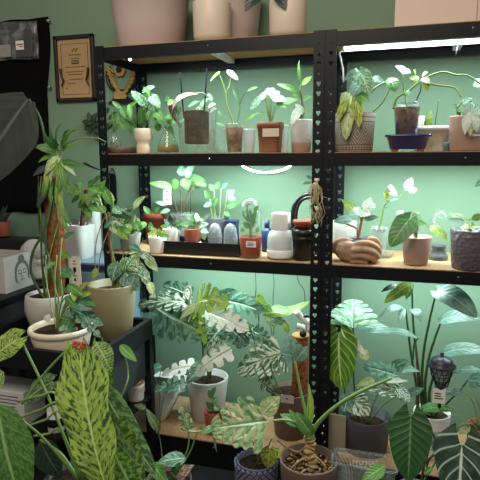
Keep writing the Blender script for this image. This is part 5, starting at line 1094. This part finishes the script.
# candle jar, box and mug on the lower tray
c = at(135.5, 383, -.1); root = thing('candle_jar', 'little white ribbed jar filled with orange, behind the leg of the black stand', 'jar', (c.x, -.1, LZ)); R = 8.6/scl(c); h = c.z-LZ; P = [(0, 0), (R*.85, 0)]
for k in range(9): P += [(R*(.86+.12*k/9), h*(.02+k*.085)), (R*(.9+.12*k/9), h*(.06+k*.085))]
P += [(R*1.03, h*.8), (R*1.05, h), (R*.95, h), (R*.93, h*.9), (0, h*.9)]
link('jar', lathe(BM(), (c.x, -.1, LZ), P, 28), 'white_pot', root); link('filling', lathe(BM(), (c.x, -.1, LZ), [(0, h*.955), (R*.6, h*.95), (R*.93, h*.93), (R*.93, h*.9)], 24), 'peach_wax', root)
A = at(18, 368, -.34); root = thing('printed_carton', 'flat white carton with lines of print under the stand, at lower left', 'box', (-.2, -.33, LZ)); bx = link('body', boxb(-.3, -.1, -.42, -.30, LZ, LZ+.13, .002), 'paper_grey', root, smooth=False); b = BM()
for k in range(7): box(b, (-.2+random.uniform(-.01, .01), -.4205, LZ+.112-k*.013), (.15+random.uniform(-.02, .02), .001, .004))
link('print', b, 'ink_grey', bx, smooth=False)
c = at(36, 424, -.36); root = thing('white_mug', 'small white cylinder with a black band on the lower tray of the stand', 'mug', (c.x+.12, -.4, LZ)); q = wpos(root); link('body', lathe(BM(), q, [(0, 0), (.03, 0), (.031, .003), (.031, .08), (.029, .08), (.028, .01), (0, .01)], 24), 'ceramic_white', root); link('band', lathe(BM(), q, [(.0314, .02), (.0318, .022), (.0318, .05), (.0314, .052)], 24), 'black_plastic', root)
# olive pot
root, o, R = PT('olive_pot', 'large olive-brown pot with a thin trunk and trailing variegated leaves on the black stand', 'plant', 88, 136, 283, -.12, SZ, .74, 'olive', 'taper', th=.009, sd=.03)
stem(root, [o+V((.01, 0, 0)), at(115, 268, -.11), at(110, 245, -.1), at(109, 222, -.1), at(108, 212, -.1)], .0085, 'stem_brown', .005, sides=8); stem(root, [at(109, 225, -.1), at(103, 208, -.1), at(98, 195, -.1)], .004, 'stem_pale', .003); stem(root, [at(109, 222, -.1), at(113, 208, -.1), at(112, 196, -.1)], .004, 'stem_green', .003)
for p in ([(105, 216, -.1), (97, 238, -.12), (95, 262, -.13), (97, 276, -.13)], [(108, 232, -.1), (102, 248, -.12), (99, 265, -.12), (98, 274, -.12)]): stem(root, p, .0022, 'stem_pink', .0015, nm='aerial_root')
leaf(root, (97, 268, -.13), (93, 280, -.14), 7, 'lf_lime')
leaves(root, -.1, 'lf_teal', [(110, 212, 132, 219, 9, 'lf_dark'), (112, 216, 128, 208, 8, 'lf_teal'), (106, 212, 97, 206, 8, 'lf_bright'), (103, 192, 115, 201, 9, 'lf_lime'), (98, 192, 88, 188, 7, 'lf_bright'), (100, 190, 106, 180, 7, 'lf_bright'), (111, 220, 124, 226, 9, 'lf_albo'), (110, 224, 120, 234, 9, 'lf_cream'), (113, 208, 122, 214, 8, 'lf_mint'), (114, 220, 104, 228, 8, 'lf_teal'), (116, 226, 130, 232, 9, 'lf_bright'), (118, 228, 128, 240, 8, 'lf_lime')])
for s in [(122, 268, 140, 292, 20, 'lf_teal'), (118, 262, 112, 282, 17, 'lf_teal'), (126, 262, 147, 270, 15, 'lf_albo'), (134, 250, 138, 268, 9, 'lf_cream'), (140, 252, 155, 262, 9, 'lf_albo'), (146, 256, 158, 272, 10, 'lf_cream'), (130, 258, 120, 272, 13, 'lf_mint'), (142, 268, 150, 288, 10, 'lf_albo'), (149, 282, 154, 296, 8, 'lf_cream'), (136, 272, 128, 296, 14, 'lf_silver'), (130, 246, 142, 252, 8, 'lf_teal')]:
    y = -.1+random.uniform(-.03, .03); A = at(s[0], s[1], y); stem(root, [o+V((.02, 0, 0)), (o+A)/2+V((.01, 0, .05)), A], .002, 'stem_green'); leaf(root, (s[0], s[1], y), (s[2], s[3], y-.03), s[4], s[5], 'ovate', n=(.1, -.8, .5))
pl(root, o, (112, 205, -.1), (100, 182, -.1), 0.1+9, 'lf_bright', 'ovate')
# grey-white pot with the coir pole
root, o, R = PT('pole_plant', 'white-grey round pot with a tall coir pole wrapped in climbing vines', 'plant', 26.5, 71, 293, -.12, SZ, .78, 'grey_white', 'belly', th=.01, sd=.015)
p0, p1, p2 = o+V((.03, 0, -.02)), at(56, 240, -.12), at(49, 176, -.12); link('coir_pole', tube(BM(), [p0, p1, p2], .036, .032, 18), 'coir', root)
for i in range(9):
    ph = random.uniform(-.6, 3.6); pts = []
    for k in range(7):
        f = k/6; q = p0.lerp(p2, f); a = ph+f*random.uniform(1.2, 2.6)*(1 if i % 2 else -1); rr = .039+.012*math.sin(f*PI)*random.random()
        pts.append(q+V((rr*math.cos(a), -abs(rr*math.sin(a))*.9-.005, 0)))
    stem(root, pts, random.uniform(.002, .0034), random.choice(['stem_green', 'stem_lime', 'stem_dark', 'stem_dark']), .002, nm='vine')
stem(root, [(52, 196, -.16), (44, 230, -.18), (33, 252, -.19), (31, 272, -.19), (40, 292, -.18), (50, 305, -.16)], .0055, 'stem_dark', .005, nm='vine', sides=8)
T = [(64, 170, 74, 196, 8, 'lf_bright'), (52, 172, 42, 200, 8, 'lf_green'), (60, 182, 64, 210, 8, 'lf_lime'), (55, 150, 44, 128, 7, 'lf_green'), (62, 160, 76, 176, 8, 'lf_cream'), (54, 178, 52, 206, 7, 'lf_bright'), (60, 152, 51, 128, 9, 'lf_green'), (60, 150, 82, 124, 6, 'lf_bright'), (57, 152, 33, 146, 9, 'lf_green'), (60, 156, 45, 175, 11, 'lf_cream'), (62, 158, 67, 192, 9, 'lf_bright'), (58, 160, 51, 184, 8, 'lf_cream'), (55, 156, 38, 163, 8, 'lf_bright'), (62, 152, 79, 145, 5, 'lf_bright'), (60, 162, 88, 168, 7, 'lf_green'), (63, 150, 70, 134, 8, 'lf_green'), (58, 148, 62, 122, 8, 'lf_green'), (56, 158, 60, 178, 9, 'lf_lime'), (64, 165, 58, 195, 7, 'lf_bright'), (50, 165, 47, 190, 7, 'lf_lime'), (62, 140, 76, 130, 7, 'lf_dark'), (59, 146, 46, 136, 7, 'lf_green')]
for s in T: leaf(root, (s[0], s[1], -.14), (s[2], s[3], -.18), s[4], s[5], 'lance' if s[4] < 8 else 'ovate', n=(random.uniform(-.4, .4), -.8, .4), arch=.12)
stem(root, [(58, 165, -.14), (62, 148, -.15), (78, 139, -.15), (96, 138, -.15), (106, 142, -.14)], .0028, 'stem_green', .0018); stem(root, [p2, at(56, 160, -.14), at(58, 142, -.14)], .008, 'stem_green', .005)
leaf(root, (49, 187, -.16), (37, 208, -.18), 14, 'lf_dusk', 'ovate', n=(-.4, -.9, .2)); leaf(root, (48, 166, -.16), (33, 176, -.18), 8, 'lf_dusk'); leaf(root, (58, 200, -.17), (72, 228, -.18), 6, 'lf_green', 'lance'); leaf(root, (62, 215, -.17), (68, 232, -.18), 6, 'lf_bright')
stem(root, [p2, at(46, 146, -.15), at(40, 118, -.15), at(29, 99, -.16)], .0062, 'stem_dark', .0045, sides=8); leaf(root, (28, 99, -.16), (-30, 190, -.2), 74, 'lf_dusk', 'heart', n=(.1, -.97, .15), arch=.03, fold=.03, nu=20, nv=5, back=.02)
c_ = card(root, (68, 82, 256, 293), -.07, 'paper', 'plant_card', strokes=[(.4, .6, .12, .15), (.35, .65, .2, .22), (.38, .62, .3, .42), (.45, .55, .3, .46), (.35, .65, .52, .55), (.42, .58, .6, .68)], label='white plant card with dark characters')
link('stake', tube(BM(), [at(75, 293, -.07), at(72, 306, -.075)], .002), 'black_plastic', c_)
sc2 = [(64, 238, 75, 232, 6, 'lf_green'), (60, 252, 72, 258, 7, 'lf_bright'), (62, 268, 76, 276, 8, 'lf_teal'), (58, 285, 66, 290, 8, 'lf_green')]
for s in sc2: leaf(root, (s[0], s[1], -.17), (s[2], s[3], -.19), s[4], s[5])
# black clip arm tying a leaf tip to the rack post
P = [at(84, 163, -.1), at(92, 167, -.06), at(101, 170, -.012)]; ob = link('plant_clip', tube(BM(), P, .005, .003), 'black_plastic', origin=P[0]); tag(ob, 'thin black clip arm between the vine tip and the left rack post', 'clip')
# cream bowl
root, o, R = PT('cream_bowl', 'wide low cream pot with a thick rim and lobed blue-green leaves', 'plant', 30, 92, 326, -.315, SZ, .82, 'cream', th=.012, sd=.02)
link('rim', lathe(BM(), V((o.x, -.315, o.z+.02)), [(R*.93, -.024), (R*1.0, -.018), (R*1.03, -.008), (R*1.0, .001), (R*.94, .003), (R*.88, -.003), (R*.88, -.02)], 40), 'cream', root)
bs = o+V((-.02, 0, 0))
for p in ([(57, 320, -.3), (56, 300, -.27), (52, 270, -.24), (47, 250, -.22)], [(59, 320, -.3), (62, 295, -.27), (60, 265, -.25), (62, 238, -.22)], [(55, 322, -.31), (50, 300, -.29), (46, 278, -.27), (46, 255, -.26)], [(60, 322, -.31), (67, 305, -.3), (70, 290, -.29), (72, 278, -.28)], [(57, 322, -.31), (60, 305, -.31), (55, 285, -.3), (57, 255, -.27)]): stem(root, [bs]+[at(*q) for q in p], .0026, random.choice(['stem_green', 'stem_dark', 'stem_pale']), .002)
for s in [(70, 308, 104, 326, 19, 'lf_teal', 'monstera'), (66, 322, 78, 350, 20, 'lf_teal', 'monstera'), (74, 303, 92, 310, 13, 'lf_silver', 'ovate'), (80, 315, 101, 338, 14, 'lf_teal', 'monstera'), (72, 318, 60, 340, 14, 'lf_green', 'heart'), (68, 285, 84, 296, 9, 'lf_bright', 'ovate'), (78, 292, 90, 282, 8, 'lf_yellow', 'ovate'), (80, 296, 92, 294, 8, 'lf_yellow', 'ovate'), (76, 290, 74, 302, 8, 'lf_lime', 'ovate'), (84, 300, 96, 306, 9, 'lf_green', 'ovate'), (62, 272, 72, 278, 8, 'lf_green', 'ovate'), (66, 296, 78, 310, 9, 'lf_green', 'ovate'), (54, 262, 46, 270, 6, 'lf_green', 'ovate')]:
    y = -.34+random.uniform(-.02, .02); A = at(s[0], s[1], y); stem(root, [bs, (bs+A)/2+V((0, 0, .03)), A], .0025, 'stem_green'); leaf(root, (s[0], s[1], y), (s[2], s[3], y-.03), s[4], s[5], s[6], n=(.15, -.75, .6), lobes=4, gap=.35)
leaf(root, (46, 322, -.34), (50, 314, -.33), 8, 'lf_white', 'ovate')
# ------------------------------------------------------------------ big marbled plant in the foreground
root = thing('marbled_philodendron', 'large plant with lime and green marbled paddle leaves filling the lower left corner', 'plant', (.26, -.62, 0)); pc = wpos(root)
add_pot(root, pc, .095, .115, .40, 'dark_grey'); o = pc+V((0, 0, .38))
Yf = -.72
def fl(p0, p1, w, mat, shape, n, bow=(0, 0, .03), r=.005, **k):
    A = at(*p0); stem(root, [o, o.lerp(A, .5)+V(bow), A], r, 'stem_green', r*.75, sides=8); return leaf(root, p0, p1, w, mat, shape, n=n, **k)
fl((102, 388, -.62), (156, 475, -.68), 30, 'lf_speckle', 'oblong', (.2, -.9, .35), nu=18, nv=5, wave=.03); fl((99, 346, -.6), (107, 440, -.63), 24, 'lf_marble_dk', 'oblong', (.5, -.8, .3), nu=18, nv=4, wave=.05)
fl((100, 420, -.66), (140, 500, -.7), 58, 'lf_marble_dk', 'oblong', (.1, -.9, .4), nu=18, nv=5, wave=.03)
fl((80, 351, -.70), (110, 500, -.80), 64, 'lf_marble', 'oblong', (-.1, -.95, .25), nu=34, nv=6, wave=.065, arch=.05)
fl((96, 342, -.62), (112, 372, -.64), 22, 'lf_marble_dk', 'ovate', (.4, -.8, .4), wave=.05)
b = BM()
for k in range(9):
    q = at(78+random.uniform(-5, 6), 347+random.uniform(-5, 4), -.71); ball(b, q, (.006, .005, .006))
link('bract', b, 'red_flower', root, label='small orange-red bract')
fl((-2, 404, -.76), (26, 512, -.8), 64, 'lf_moss', 'ovate', (.1, -.95, .3), nu=20, nv=5, wave=.02); fl((20, 338, -.62), (-12, 362, -.66), 30, 'lf_marble', 'heart', (0, -.8, .6), nu=14, nv=4, wave=.04)
fl((52, 382, -.58), (24, 402, -.6), 26, 'lf_speckle', 'heart', (0, -.75, .65), nu=14, nv=4); fl((40, 440, -.6), (62, 478, -.62), 30, 'lf_dark', 'ovate', (0, -.9, .4)); leaf(root, (4, 372, -.66), (-20, 392, -.7), 24, 'lf_marble_dk', 'ovate')
leaf(root, (120, 345, -.5), (137, 362, -.52), 10, 'lf_bright', 'ovate', n=(.3, -.8, .5)); stem(root, [o, at(122, 395, -.54), at(128, 372, -.5), at(122, 346, -.5)], .003)
for p in ([(60, 400, -.62), (40, 396, -.63), (18, 402, -.64)], [(62, 408, -.62), (40, 410, -.63), (15, 420, -.64)], [(62, 415, -.62), (45, 420, -.64), (22, 428, -.65)], [(62, 432, -.62), (48, 434, -.63), (34, 436, -.64)], [(76, 342, -.6), (55, 362, -.61), (36, 384, -.62), (22, 404, -.64)]): stem(root, ([o]+p if p[0][0] < 70 else p), .0045, 'stem_green', .0035, sides=8)
